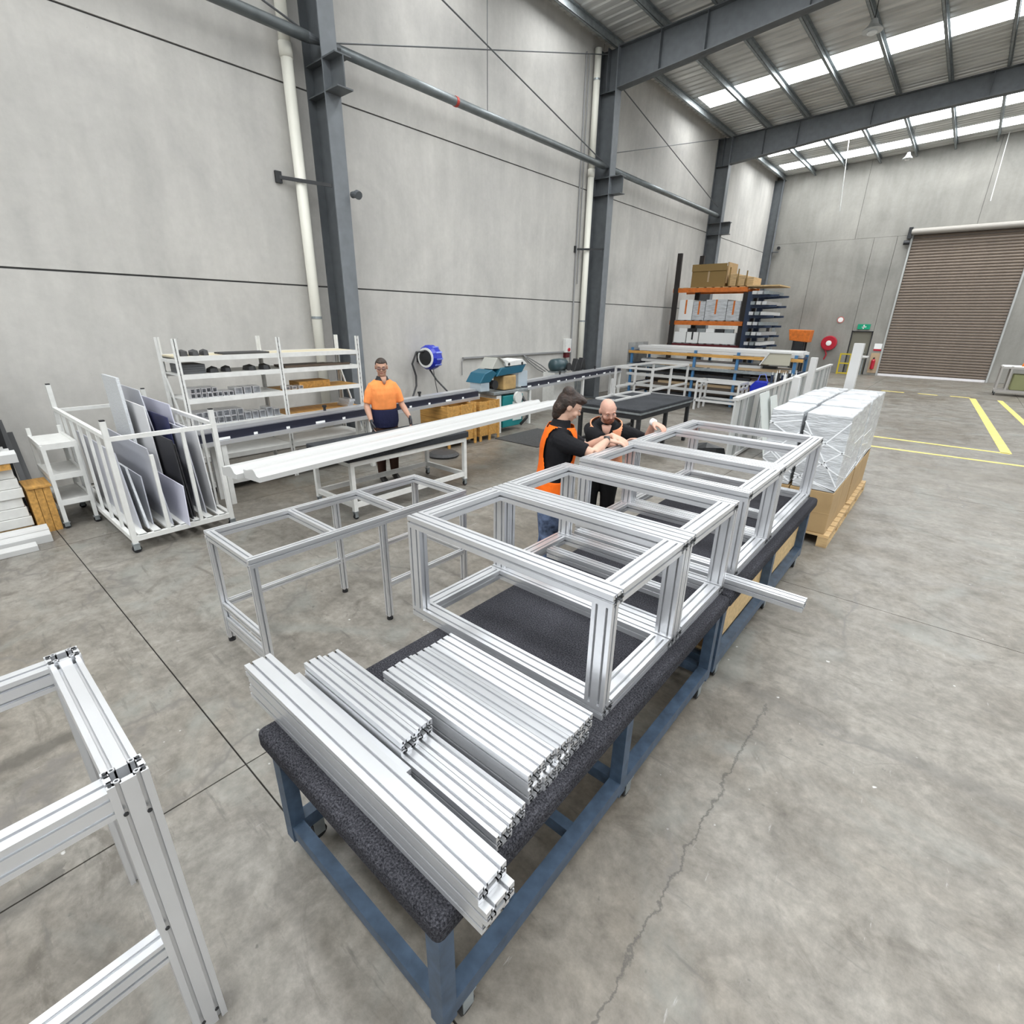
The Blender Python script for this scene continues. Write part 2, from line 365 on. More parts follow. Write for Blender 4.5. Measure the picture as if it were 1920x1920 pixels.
# exit door
d1 = struct(B(-4.20, -3.42, YB + 0.06, YB + 0.10, 0.01, 1.92).build('door_1', mat('grey_green_door', (0.17, 0.165, 0.13), 0.6)), 'plain grey green exit door')
MB().box(-4.24, -4.20, YB - 0.005, YB + 0.12, 0, 1.96).box(-3.42, -3.38, YB - 0.005, YB + 0.12, 0, 1.96).box(-4.24, -3.38, YB - 0.005, YB + 0.12, 1.92, 1.96).build('door_frame', M_BLACK, d1)
MB().cyl((-3.52, YB + 0.06, 1.0), (-3.52, YB + 0.01, 1.0), 0.012).cyl((-3.52, YB + 0.012, 1.0), (-3.65, YB + 0.012, 1.0), 0.011).build('door_handle', M_GALV, d1)
# roller door, slat by slat
d2 = thing('door_2', 'brown corrugated steel roller door', None, (DX0, YB, 0)); struct(d2)
NS = 50; sh = (DZ - 0.10) / NS
slat = None; M_SLAT = mat('brown_steel_slat', (0.17, 0.132, 0.102), 0.5, 0.1, noise=(2, 0.12, (1, 1, 6)))
for k in range(NS):
    if slat is None:
        pr = [(0.0, 0.0), (-0.025, 0.18 * sh), (-0.035, 0.5 * sh), (-0.025, 0.82 * sh), (0.0, sh - 0.004)]
        vs = [(x, YB + 0.05 + q, z + 0.10) for x in (DX0, DX1) for q, z in pr]
        vs += [(x, YB + 0.07, z + 0.10) for x in (DX0, DX1) for z in (0, sh - 0.004)]
        fs = [(i, i + 5, i + 6, i + 1) for i in range(4)] + [(10, 12, 13, 11), (0, 1, 2, 3, 4, 11, 10), (5, 12, 13, 9, 8, 7, 6)]
        slat = MB().add(vs, fs).build('slat', M_SLAT, d2)
    else:
        c = slat.copy(); COL.objects.link(c); c.location = slat.location + Vector((0, 0, sh * k))
B(DX0, DX1, YB + 0.02, YB + 0.08, 0.0, 0.095).build('bottom_bar', mat('bottom_bar_white', (0.80, 0.78, 0.80), 0.5), d2)
MB().cyl((DX0 - 0.1, YB - 0.14, DZ + 0.10), (DX1 + 0.25, YB - 0.14, DZ + 0.10), 0.12, 16).build('roller_drum', mat('drum_grey', (0.33, 0.31, 0.28), 0.5), d2)
for x in (DX0 - 0.08, DX1 + 0.02): B(x, x + 0.06, YB - 0.04, YB + 0.09, 0, DZ + 0.1).build('guide_rail', mat('guide_grey', (0.42, 0.43, 0.42), 0.5), d2)
MB().box(DX0 - 0.22, DX0 - 0.08, YB - 0.22, YB - 0.02, DZ - 0.15, DZ + 0.28).cyl((DX0 - 0.3, YB - 0.14, DZ - 0.3), (DX0 - 0.08, YB - 0.14, DZ - 0.3), 0.09).build('motor_bracket', M_BLACK, d2)

# roof: sheets running across, translucent strips among them, some unseen and added for light
ceil = thing('ceiling', 'ribbed metal roof lining with translucent strips', None, (0, 0, 8.6)); struct(ceil)
M_SHEET = mat('foil_faced_sheeting', (0.62, 0.62, 0.60), 0.42, 0.35, noise=(1.6, 0.25, (0.5, 3, 1)), bump=(3.5, 0.35))
M_SKY = bpy.data.materials.new('translucent_roof_sheet'); M_SKY.use_nodes = True
bs = M_SKY.node_tree.nodes['Principled BSDF']; bs.inputs['Base Color'].default_value = (0.9, 0.92, 0.92, 1)
bs.inputs['Emission Color'].default_value = (0.96, 0.985, 1.0, 1); bs.inputs['Emission Strength'].default_value = SKYLIGHT_STRENGTH
def sheet(name, y0, y1, m, x0=WX, x1=XR):
    n = max(1, int((y1 - y0) / 0.22)); vs = []; fs = []
    prof = []
    for k in range(n):
        a = y0 + (y1 - y0) * k / n; b = y0 + (y1 - y0) * (k + 1) / n; w = b - a
        prof += [(a, 0), (a + 0.62 * w, 0), (a + 0.72 * w, 0.028), (a + 0.90 * w, 0.028)]
    prof.append((y1, 0))
    N = len(prof); xx = [x0, x1]
    for x in xx: vs += [(x, y, roof_z(x) + 0.24 + dz) for y, dz in prof]
    for x in xx: vs += [(x, y, roof_z(x) + 0.245 + dz) for y, dz in prof]
    for i in range(N - 1):
        fs += [(i, i + 1, N + i + 1, N + i), (2*N + i, 3*N + i, 3*N + i + 1, 2*N + i + 1)]
    return MB().add(vs, fs).build(name, m, ceil, fix=False)
SKY = [(-10.6, -9.6), (-7.0, -6.0), (-2.2, -1.2), (1.4, 2.4), (7.3, 8.2), (10.9, 11.8), (18.55, 19.6), (25.35, 26.4), (27.95, 29.0)]  # strips before the second wall column are unseen, added to light the hall
y = YF
edges = []
for a, b in SKY + [(YB + 0.2, None)]:
    n = max(1, round((a - y) / 0.9))
    for k in range(n): edges.append((y + (a - y) * k / n, y + (a - y) * (k + 1) / n))
    if b: y = b
for a, b in edges: sheet('roof_sheet', a, b, M_SHEET)
for a, b in SKY:
    xa = WX + 0.55
    MB().add([(xa, a, roof_z(xa) + 0.245), (xa, b, roof_z(xa) + 0.245), (XR, b, roof_z(XR) + 0.245), (XR, a, roof_z(XR) + 0.245)], [(0, 1, 2, 3)]).build('skylight_or_added_strip', M_SKY, ceil, fix=False)
    sheet('roof_sheet', a, b, M_SHEET, WX, xa)
# purlins: one C-section per line and bay
px = WX + 0.35
by = [YF] + COLY[1:] + [YB]
while px < XR:
    z = roof_z(px) + 0.03
    for j in range(len(by) - 1):
        MB().box(px, px + 0.008, by[j], by[j + 1], z, z + 0.20).box(px, px + 0.07, by[j], by[j + 1], z, z + 0.008).box(px, px + 0.07, by[j], by[j + 1], z + 0.192, z + 0.20).box(px + 0.062, px + 0.07, by[j], by[j + 1], z, z + 0.025).build('purlin', M_GALV, ceil)
    px += 1.25
# rafters
for k, yc in enumerate(COLY):
    r = thing('rafter', 'grey steel roof beam on the %s wall column' % ['rear', 'near', 'first', 'second', 'third'][k], None, (WX, yc, 7.8)); struct(r)
    def zt(x): return roof_z(x) + 0.02
    def zb(x): return zt(x) - (0.86 if x < -8 else 0.62 + 0.24 * max(0, (-3.0 - x) / 5.3))
    def strip(y0, y1, f0, f1, name):
        xx = [-8.3, -5.6, -3.0, 3.0, XR]; q = MB()
        for a, b in zip(xx[:-1], xx[1:]):
            q.add([(a, y0, f0(a)), (b, y0, f0(b)), (b, y1, f0(b)), (a, y1, f0(a)), (a, y0, f1(a)), (b, y0, f1(b)), (b, y1, f1(b)), (a, y1, f1(a))],
                  [(0,3,2,1),(4,5,6,7),(0,1,5,4),(2,3,7,6)])
        q.build(name, M_STEEL, r)
    strip(yc - 0.008, yc + 0.008, zb, zt, 'web'); strip(yc - 0.13, yc + 0.13, zb, lambda x: zb(x) + 0.022, 'bottom_flange'); strip(yc - 0.13, yc + 0.13, lambda x: zt(x) - 0.022, zt, 'top_flange')
    for x in (-7.2, -6.1, -4.0, -1.2, 2.0):
        B(x - 0.006, x + 0.006, yc - 0.12, yc + 0.12, zb(x) + 0.02, zt(x) - 0.02).build('stiffener', M_STEEL, r)
# columns
for k, yc in enumerate(COLY + [YB - 0.25]):
    last = k == len(COLY)
    if k == 0: continue
    hw = 0.135 if not last else 0.10; xf = -8.30 if not last else -8.42
    c = thing('steel_column', ['', 'slate steel column beside the panel trolley', 'slate steel column behind the white shelving', 'slate steel column beside the white wall box', 'slate steel column behind the carton rack', 'slender slate steel column in the corner by the end wall'][k], None, (WX + 0.25, yc, 0)); struct(c)
    zt = roof_z(WX) + 0.05
    B(xf - 0.022, xf, yc - hw, yc + hw, 0, zt).build('front_flange', M_STEEL_LIT, c)
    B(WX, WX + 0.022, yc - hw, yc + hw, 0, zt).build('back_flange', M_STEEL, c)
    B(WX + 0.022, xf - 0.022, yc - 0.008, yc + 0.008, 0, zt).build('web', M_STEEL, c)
    B(WX, xf + 0.08, yc - hw - 0.06, yc + hw + 0.06, 0, 0.025).build('base_plate', M_STEEL, c)
    if last:
        B(xf, xf + 0.28, yc - 0.09, yc + 0.09, 5.52, 5.55).build('bracket_plate', M_STEEL, c); continue
    for z in (5.44, 5.84):
        B(WX + 0.022, xf - 0.022, yc - hw + 0.01, yc + hw - 0.01, z - 0.008, z + 0.008).build('stiffener', M_STEEL, c)
        B(xf, xf + 0.34, yc - hw, yc + hw, z - 0.01, z + 0.01).build('corbel_flange', M_STEEL, c)
    B(xf, xf + 0.34, yc - 0.008, yc + 0.008, 5.45, 5.83).build('corbel_web', M_STEEL, c)
    B(WX + 0.022, xf - 0.022, yc - hw + 0.01, yc + hw - 0.01, 7.72, 7.736).build('stiffener', M_STEEL, c)
    B(xf - 0.3, xf - 0.28, yc - hw - 0.02, yc + hw + 0.02, 7.72, zt).build('stiffener', M_STEEL, c)
# struts between columns
SN = ['', 'round grey steel strut above the panel trolley', 'round grey steel strut with a red ring over the hose reel', 'round grey steel strut above the dark topped table', 'round grey steel strut in the far bay']
for k in range(1, 4):
    a, b = COLY[k] + 0.01, COLY[k + 1] - 0.01
    t = thing('strut_pipe', SN[k], None, (-8.45, a, 6.1)); struct(t)
    MB().cyl((-8.45, a + 0.25, 6.08), (-8.45, b - 0.25, 6.08), 0.075, 16).build('tube', mat('galvanised_tube', (0.20, 0.22, 0.225), 0.4, 0.5, noise=(5, 0.15)), t, smooth=True)
    for p, q in ((a + 0.25, a), (b - 0.25, b)):
        MB().cyl((-8.45, p, 6.08), (-8.45, q, 6.08), 0.076, 12, 0.035).build('end_cone', M_STEEL, t)
    if k == 2: MB().cyl((-8.45, 8.13, 6.08), (-8.45, 8.19, 6.08), 0.085, 16).build('red_ring', mat('red_tape', (0.5, 0.06, 0.04), 0.5), t)
# bracing rods
def rod(name, a, b, r, m, label):
    struct(MB().cyl(a, b, r, 6).build(name, m), label)
M_ROD = mat('dark_rod', (0.11, 0.115, 0.12), 0.5)
rod('brace_rod', (-8.5, 5.55, 8.05), (-8.5, 13.65, 6.17), 0.014, M_ROD, 'thin diagonal brace rod above the hose reel')
rod('brace_rod', (-8.6, 5.55, 6.17), (-8.6, 13.65, 8.5), 0.012, M_ROD, 'thin rising brace rod above the hose reel')
rod('brace_rod', (-8.5, 13.93, 8.05), (-8.5, 22.03, 6.38), 0.014, M_ROD, 'thin diagonal brace rod over the stock rack')
rod('brace_rod', (-8.6, 13.93, 6.45), (-8.6, 22.03, 8.6), 0.012, M_ROD, 'thin rising brace rod over the stock rack')
rod('brace_rod', (-8.5, -2.8, 8.05), (-8.5, 5.28, 6.13), 0.014, M_ROD, 'thin diagonal brace rod over the panel trolley')
rod('hanger_wire', (-8.62, 9.22, 8.55), (-8.62, 9.22, 6.14), 0.008, M_ROD, 'fine vertical wire hanging to the strut')
# downpipes
for k, yc in ((2, 4.93), (3, 13.34)):
    t = thing('downpipe', 'cream plastic downpipe beside the column behind the shelving' if k == 2 else 'cream plastic downpipe beside the white wall box', None, (-8.68, yc, 0)); struct(t)
    MB().cyl((-8.69, yc, 0), (-8.69, yc, 5.9), 0.085, 16).build('pipe', M_PVC, t, smooth=True)
    MB().cyl((-8.69, yc, 5.9), (-8.69, yc, 8.55), 0.085, 16).build('pipe', M_PVC, t, smooth=True)
    MB().cyl((-8.69, yc, 5.82), (-8.69, yc, 6.0), 0.096, 16).build('coupling', M_PVC, t, smooth=True)
    MB().cyl((-8.69, yc, 7.9), (-8.69, yc, 7.94), 0.092, 16).build('strap', M_GALV, t)
    MB().cyl((-8.69, yc, 2.2), (-8.69, yc, 2.24), 0.092, 16).build('strap', M_GALV, t)
struct(MB().cyl((-8.79, 12.98, 0.9), (-8.79, 12.98, 8.4), 0.022, 8).cyl((-8.78, 13.1, 3.2), (-8.78, 13.1, 8.4), 0.016, 8).build('wall_conduit', mat('conduit_grey', (0.28, 0.28, 0.28), 0.5)), 'dark conduit running up the wall by the downpipe')
for nm, (p, q, yc) in {'x': ((-8.80, 4.62, 4.27), (-8.32, 5.25, 4.20), 0), 'y': ((-8.80, 12.95, 4.07), (-8.32, 13.7, 4.11), 1)}.items():
    t = thing('wall_tie', 'black steel tie bar crossing the downpipe %s' % ('above the shelving' if not yc else 'beside the wall box'), None, p); struct(t)
    MB().sweep(p, q, rect(0.02, 0.05)).build('bar', M_BLACK, t)
    B(p[0] - 0.02, p[0] + 0.02, p[1] - 0.05, p[1] + 0.05, p[2] - 0.08, p[2] + 0.08).build('end_plate', M_BLACK, t)
struct(MB().cyl((-8.32, 5.62, 4.13), (-8.2, 5.62, 4.13), 0.05, 10).cyl((-8.2, 5.62, 4.13), (-8.14, 5.62, 4.10), 0.065, 10).build('sensor', M_STEEL), 'small round sensor on the column behind the shelving')

# ================================================================== NEAR WORK TABLES
def caster(parent, x, y, zt, r=0.035):
    c = MB().box(x - 0.022, x - 0.018, y - r * 0.7, y + r * 0.7, r * 0.8, zt).box(x + 0.018, x + 0.022, y - r * 0.7, y + r * 0.7, r * 0.8, zt).box(x - 0.03, x + 0.03, y - 0.03, y + 0.03, zt - 0.008, zt).build('caster_fork', M_GALV, parent)
    MB().cyl((x - 0.016, y, r), (x + 0.016, y, r), r, 14).build('caster_wheel', M_DARK, c)

def carpet_table(label, y0, y1, legs, boards, zt=0.70):
    x0, x1 = -1.79, -0.70
    t = thing('carpeted_work_table', label, 'table', ((x0 + x1) / 2, (y0 + y1) / 2, 0), 'long carpeted work tables')
    o = B(x0, x1, y0, y1, zt - 0.095, zt).build('carpet_top', M_CARPET, t, bevel=0.028)
    B(x0 + 0.06, x1 - 0.06, y0 + 0.06, y1 - 0.06, zt - 0.12, zt - 0.09).build('top_board', M_PLY, t)
    for y in legs:
        for x in (x0 + 0.035, x1 - 0.095):
            B(x, x + 0.06, y - 0.03, y + 0.03, 0.10, zt - 0.10).build('leg', M_BLUE, t)
            caster(t, x + 0.03, y + (0.09 if y < y1 - 0.3 else -0.09), 0.12)
        B(x0 + 0.095, x1 - 0.095, y - 0.025, y + 0.025, 0.125, 0.185).build('cross_rail', M_BLUE, t)
    for a, b in zip(legs[:-1], legs[1:]):
        for x in (x0 + 0.035, x1 - 0.095):
            B(x, x + 0.06, a + 0.03, b - 0.03, 0.12, 0.19).build('side_rail', M_BLUE, t)
            B(x + 0.005, x + 0.055, a + 0.03, b - 0.03, zt - 0.155, zt - 0.10).build('top_rail', M_BLUE, t)
    for y in boards.get('rails', []):
        B(x0 + 0.095, x1 - 0.095, y - 0.025, y + 0.025, 0.125, 0.185).build('cross_rail', M_BLUE, t)
    for a, b, z0, z1 in boards.get('sides', []):
        B(x1 - 0.115, x1 - 0.098, a, b, z0, z1).build('side_board', M_PLY, t)
    for a, b, z in boards.get('shelves', []):
        B(x0 + 0.1, x1 - 0.12, a, b, z, z + 0.02).build('shelf_board', M_PLY, t)
    return t
carpet_table('blue framed charcoal carpet table under the loose extrusions', 0.54, 2.90, [0.60, 1.73, 2.845], {'rails': [0.98, 1.37]})
carpet_table('blue framed charcoal carpet table with plywood side boards beside the pallet', 2.905, 5.36, [2.965, 4.10, 5.30],
             {'sides': [(2.995, 4.07, 0.20, 0.60), (4.13, 5.27, 0.20, 0.56)], 'shelves': [(3.0, 5.27, 0.19)]})

# ---- big slotted frames standing on the tables
def big_frame(label, y0, y1, bars=(), x0=-1.98, x1=-0.765, z0=0.70, z1=1.29):
    t = thing('slotted_box_frame', label, 'frame', ((x0 + x1) / 2, (y0 + y1) / 2, z0), 'slotted frames in a line on the carpeted tables')
    w, h = 0.09, 0.06
    for z in (z0 + h / 2, z1 - h / 2):
        for x in (x0 + w / 2, x1 - w / 2):
            extrusion('beam', (x, y0 + w, z), (x, y1 - w, z), w, h, t)
        for yy in (y0 + w / 2, y1 - w / 2):
            extrusion('beam', (x0, yy, z), (x1, yy, z), w, h, t, hollow=True)
    for yy in bars: extrusion('beam', (x0 + w, yy, z1 - h / 2), (x1 - w, yy, z1 - h / 2), w, h, t)
    for x in (x0 + w / 2, x1 - w / 2):
        for yy in (y0 + 0.025, y1 - 0.025):
            extrusion('post', (x, yy, z0 + h), (x, yy, z1 - h), w, 0.05, t, upv=(0, 1, 0))
    for x in (x0, x1):                                   # dark cap screws on the end faces
        s = 1 if x == x1 else -1
        for yy in (y0 + 0.022, y0 + 0.068, y1 - 0.022, y1 - 0.068):
            for z in (z0 + 0.03, z1 - 0.03):
                MB().cyl((x - s * 0.002, yy, z), (x + s * 0.003, yy, z), 0.007, 8).build('bolt', M_BLACK, t)
    return t
big_frame('slotted aluminium frame beside the rows of loose extrusions', 1.50, 2.215)
big_frame('slotted aluminium frame with the long bar lying against it', 2.217, 2.935)
big_frame('slotted aluminium frame the vest workers lean on', 3.115, 3.885)
big_frame('slotted aluminium frame with an extra top crossbar beside the wrapped pallet', 3.895, 5.27, bars=(4.68,))
def loose(name, p0, p1, w, h, label, group=None, m=None, hollow=True):
    o = extrusion(name, p0, p1, w, h, None, m=m, hollow=hollow)
    me = o.data; c = (Vector(p0) + Vector(p1)) / 2
    for v in me.vertices: v.co -= c
    o.location = c
    return tag(o, label, 'extrusion', group)
loose('aluminium_extrusion', (-1.9, 3.025, 0.731), (-0.335, 3.025, 0.731), 0.09, 0.06, 'long slotted bar sticking out past the table edge over the floor')
loose('aluminium_extrusion', (-1.86, 2.62, 0.731), (-0.90, 2.62, 0.731), 0.075, 0.06, 'slotted bar lying on carpet inside the second slotted frame')
loose('aluminium_extrusion', (-1.84, 4.40, 0.731), (-0.90, 4.40, 0.731), 0.075, 0.06, 'slotted bar lying on carpet inside the frame with the extra crossbar')

# ---- loose extrusions stacked on the near table
for k in range(3):
    dx = (0.0, 0.012, -0.008)[k]
    loose('aluminium_extrusion', (-1.985 + dx, 0.668, 0.7265 + 0.054 * k), (-0.60 + dx * 1.5, 0.668, 0.7265 + 0.054 * k), 0.112, 0.053,
          ['lowest bar of the long stack at the table edge', 'middle bar of the long stack at the table edge', 'top bar of the long stack at the table edge'][k], 'long extrusions along the table edge')
loose('aluminium_extrusion', (-1.90, 0.762, 0.7325), (-1.12, 0.762, 0.7325), 0.068, 0.064, 'short slotted bar between the long stack and the double-layer pair')
for k in range(2):
    yy = 0.842 + 0.078 * k
    loose('aluminium_extrusion', (-1.87, yy, 0.7325), (-0.722 - 0.01 * k, yy, 0.7325), 0.076, 0.064, ['long lower bar under the short pair, beside the long stack', 'long lower bar under the short pair, beside the wide row'][k], 'lower pair of extrusions')
    loose('aluminium_extrusion', (-1.86 + 0.02 * k, yy, 0.7975), (-1.185 - 0.006 * k, yy, 0.7975), 0.076, 0.064, ['short bar on top of two longer bars, beside the long stack', 'short bar on top of two longer bars, beside the wide row'][k], 'short upper pair of extrusions')
for k in range(5):
    yy = 1.035 + 0.0785 * k
    for j in range(2):
        d = random.uniform(-0.012, 0.012)
        loose('aluminium_extrusion', (-1.545 + d, yy, 0.7325 + 0.065 * j), (-0.745 + d, yy, 0.7325 + 0.065 * j), 0.077, 0.064,
              ['bar', 'second bar', 'middle bar', 'fourth bar', 'last bar'][k] + (' of the bottom layer' if j == 0 else ' of the top layer') + ' in the wide row' + [' nearest the short pair', '', '', '', ' nearest the first slotted frame'][k], ('bottom' if j == 0 else 'top') + ' layer of the wide row of extrusions')

# ---- bench frame standing on the floor behind the table
def bench_frame():
    x0, x1, y0, y1, zt = -3.62, -2.93, 1.04, 2.86, 0.88
    t = thing('bench_frame', 'open aluminium bench frame without a top beside the carpet table', 'bench frame', ((x0 + x1) / 2, (y0 + y1) / 2, 0))
    w, h = 0.05, 0.06
    for x in (x0 + w / 2, x1 - w / 2): extrusion('beam', (x, y0, zt - h / 2), (x, y1, zt - h / 2), w, h, t)
    for yy in (y0 + w / 2, 1.63, 2.22, y1 - w / 2): extrusion('crossbar', (x0 + w, yy, zt - h / 2), (x1 - w, yy, zt - h / 2), w, h, t)
    for x in (x0 + w / 2, x1 - w / 2):
        for yy in (y0 + w / 2, (y0 + y1) / 2 + 0.06, y1 - w / 2):
            extrusion('leg', (x, yy, 0.035), (x, yy, zt - h), 0.045, 0.045, t, upv=(0, 1, 0))
            MB().cyl((x, yy, 0), (x, yy, 0.018), 0.024, 12).cyl((x, yy, 0.018), (x, yy, 0.04), 0.008, 8).build('foot', M_DARK, t)
    zs = 0.31
    extrusion('stretcher', (x0 + w / 2, y0 + 0.05, zs), (x0 + w / 2, y1 - 0.05, zs), 0.04, 0.04, t)
    extrusion('stretcher', (x1 - w / 2, (y0 + y1) / 2 + 0.08, zs), (x1 - w / 2, y1 - 0.05, zs), 0.04, 0.04, t)
    for yy in (y0 + w / 2, y1 - w / 2): extrusion('stretcher', (x0 + w, yy, zs), (x1 - w, yy, zs), 0.04, 0.04, t)
    extrusion('stretcher', (x0 + w, y0 + w / 2, 0.16), (x1 - w, y0 + w / 2, 0.16), 0.03, 0.10, t)
bench_frame()

# ---- tall frame close to the camera
def near_frame():
    zt = 1.12; x0, x1 = -2.165, -1.375; y1 = 0.147; w, d = 0.075, 0.092
    t = thing('tall_slotted_frame', 'tall slotted frame with open post ends cut off by the picture corner', 'frame', (-1.6, -0.3, 0))
    for x in (x0 + w / 2 - 0.02, x1 - w / 2):
        p = extrusion('post', (x, y1 - d / 2, 0.0), (x, y1 - d / 2, zt), w, d, t, upv=(0, 1, 0), hollow=True)
        for sx in (-1, 1):                                # round bores in the corners of the open end
            for sy in (-1, 1):
                cx, cy = x + sx * (w / 2 - 0.0085), y1 - d / 2 + sy * (d / 2 - 0.0085)
                MB().cyl((cx, cy, zt - 0.001), (cx, cy, zt + 0.0006), 0.0048, 10).build('bore', M_BLACK, p)
        for sy in (-1, 1):
            cy = y1 - d / 2 + sy * 0.012
            for sx in (-1, 1):
                cx = x + sx * (w / 2 - 0.013)
                MB().lathe((cx, cy + sy * 0.010, zt), (0, 0, 1), [(0.0075, 0), (0.0075, 0.004), (0.0045, 0.004), (0.0045, 0)], 14, False).build('end_boss', M_ALU, p)
                MB().cyl((cx, cy + sy * 0.010, zt - 0.001), (cx, cy + sy * 0.010, zt + 0.0012), 0.0046, 12).build('bore', M_BLACK, p)
    zb = zt - 0.012
    extrusion('beam', (x0 + w - 0.02, y1 - d / 2, zb - 0.045), (x1 - w, y1 - d / 2, zb - 0.045), 0.082, 0.09, t)
    for x in (x0 + w / 2 - 0.02, x1 - w / 2):
        extrusion('beam', (x, y1 - d, zb - 0.045), (x, -1.2, zb - 0.045), 0.068, 0.09, t)
        extrusion('lower_rail', (x, y1 - d, 0.45), (x, -1.2, 0.45), 0.06, 0.085, t)
        extrusion('post', (x, -1.25, 0.0), (x, -1.25, zt), w, d, t, upv=(0, 1, 0))
    extrusion('lower_rail', (x0 + w - 0.02, -1.25, 0.45), (x1 - w, -1.25, 0.45), 0.06, 0.085, t)
    xf = x1 + 0.0
    for z, yy in ((1.02, 0.075), (0.99, 0.122), (0.55, 0.075), (0.06, 0.122), (0.05, 0.08)):
        MB().cyl((xf - 0.001, yy, z), (xf + 0.003, yy, z), 0.006, 8).build('bolt', M_BLACK, t)
near_frame()

t = tag(MB().prism([(-0.90, 3.10, 0.0), (-0.80, 3.08, 0.0), (-0.78, 3.10, 0.09), (-0.83, 3.11, 0.12), (-0.89, 3.12, 0.07)], (0, 0.08, 0)).build('timber_block', M_CARD), 'tan timber scrap on the floor under the carpeted tables', 'block')

# ================================================================== PROFILE BENCH WITH LONG WHITE LENGTHS
def profile_bench():
    x0, x1, y0, y1, zt = -5.83, -4.97, 3.02, 4.87, 0.785
    t = thing('profile_bench', 'white legged bench with a dark carpet slab under the long white profiles', 'bench', ((x0 + x1) / 2, (y0 + y1) / 2, 0))
    B(x0 - 0.03, x1 + 0.03, y0 - 0.04, y1 + 0.02, 0.70, zt).build('carpet_slab', M_DKCARPET, t, bevel=0.015)
    for x in (x0 + 0.025, x1 - 0.025): MB().sweep((x, y0, 0.67), (x, y1, 0.67), rect(0.05, 0.058)).build('top_rail', M_WHITE, t)
    for yy in (y0 + 0.025, y1 - 0.025): MB().sweep((x0 + 0.05, yy, 0.67), (x1 - 0.05, yy, 0.67), rect(0.05, 0.058)).build('top_rail', M_WHITE, t)
    for x in (x0 + 0.025, x1 - 0.025):
        for yy in (y0 + 0.025, y1 - 0.025):
            B(x - 0.025, x + 0.025, yy - 0.025, yy + 0.025, 0.10, 0.64).build('leg', M_WHITE, t); caster(t, x, yy, 0.10, 0.03)
    for x in (x0 + 0.025, x1 - 0.025): B(x - 0.02, x + 0.02, y0 + 0.05, y1 - 0.05, 0.14, 0.20).build('lower_rail', M_WHITE, t)
    for yy in (y0 + 0.025, y1 - 0.025): B(x0 + 0.05, x1 - 0.05, yy - 0.02, yy + 0.02, 0.14, 0.20).build('lower_rail', M_WHITE, t)
profile_bench()
def ogee(w, h):
    P = [(-w/2, 0), (w/2, 0), (w/2, h*0.42)]
    for k in range(9):                                     # rounded step up from the front lip to the crown, shallow fall to the back lip
        t = k / 8; P.append((w*(0.40 - 0.24*t), h*(0.46 + 0.50*(0.5 - 0.5*math.cos(math.pi*t)))))
    for k in range(1, 8):
        t = k / 7; P.append((w*(0.16 - 0.52*t), h*(0.97 - 0.22*(0.5 - 0.5*math.cos(math.pi*t)))))
    return P + [(-w*0.44, h*0.76), (-w/2, h*0.72)]
def long_profile(x0, y0, x1, y1, z, w, h, label, group, sec=None, m=None):
    c = Vector(((x0 + x1) / 2, (y0 + y1) / 2, z)); a, b = Vector((x0, y0, z)) - c, Vector((x1, y1, z)) - c
    o = MB().sweep(a, b, sec or ogee(w, h)).build('profile_length', m or M_LWHITE, None); o.location = c
    return tag(o, label, 'profile', group)
dxy = (-0.58, 5.58); L = math.hypot(*dxy); ux, uy = dxy[0] / L, dxy[1] / L; nx, ny = uy, -ux
LB = ['long white profile on the bench nearest the open bench frame', 'long white profile on the bench nearest the orange shirted worker']
for k in range(2):
    ox, oy = -5.07 + nx * 0.262 * (1 - k), 1.80 + ny * 0.262 * (1 - k)
    s0 = (0.05, -0.02)[k]; s1 = (0.10, -0.06)[k]
    long_profile(ox + ux * s0, oy + uy * s0, ox + dxy[0] + ux * s1, oy + dxy[1] + uy * s1, 0.786, 0.258, 0.115, LB[k], 'long white profiles on the bench')
o = long_profile(-5.42, 3.55, -5.62, 4.75, 0.786, 0.05, 0.035, 'thin white strip the gloved worker steadies on the bench', None, rect(0.05, 0.035))
o.location.z = 0.804

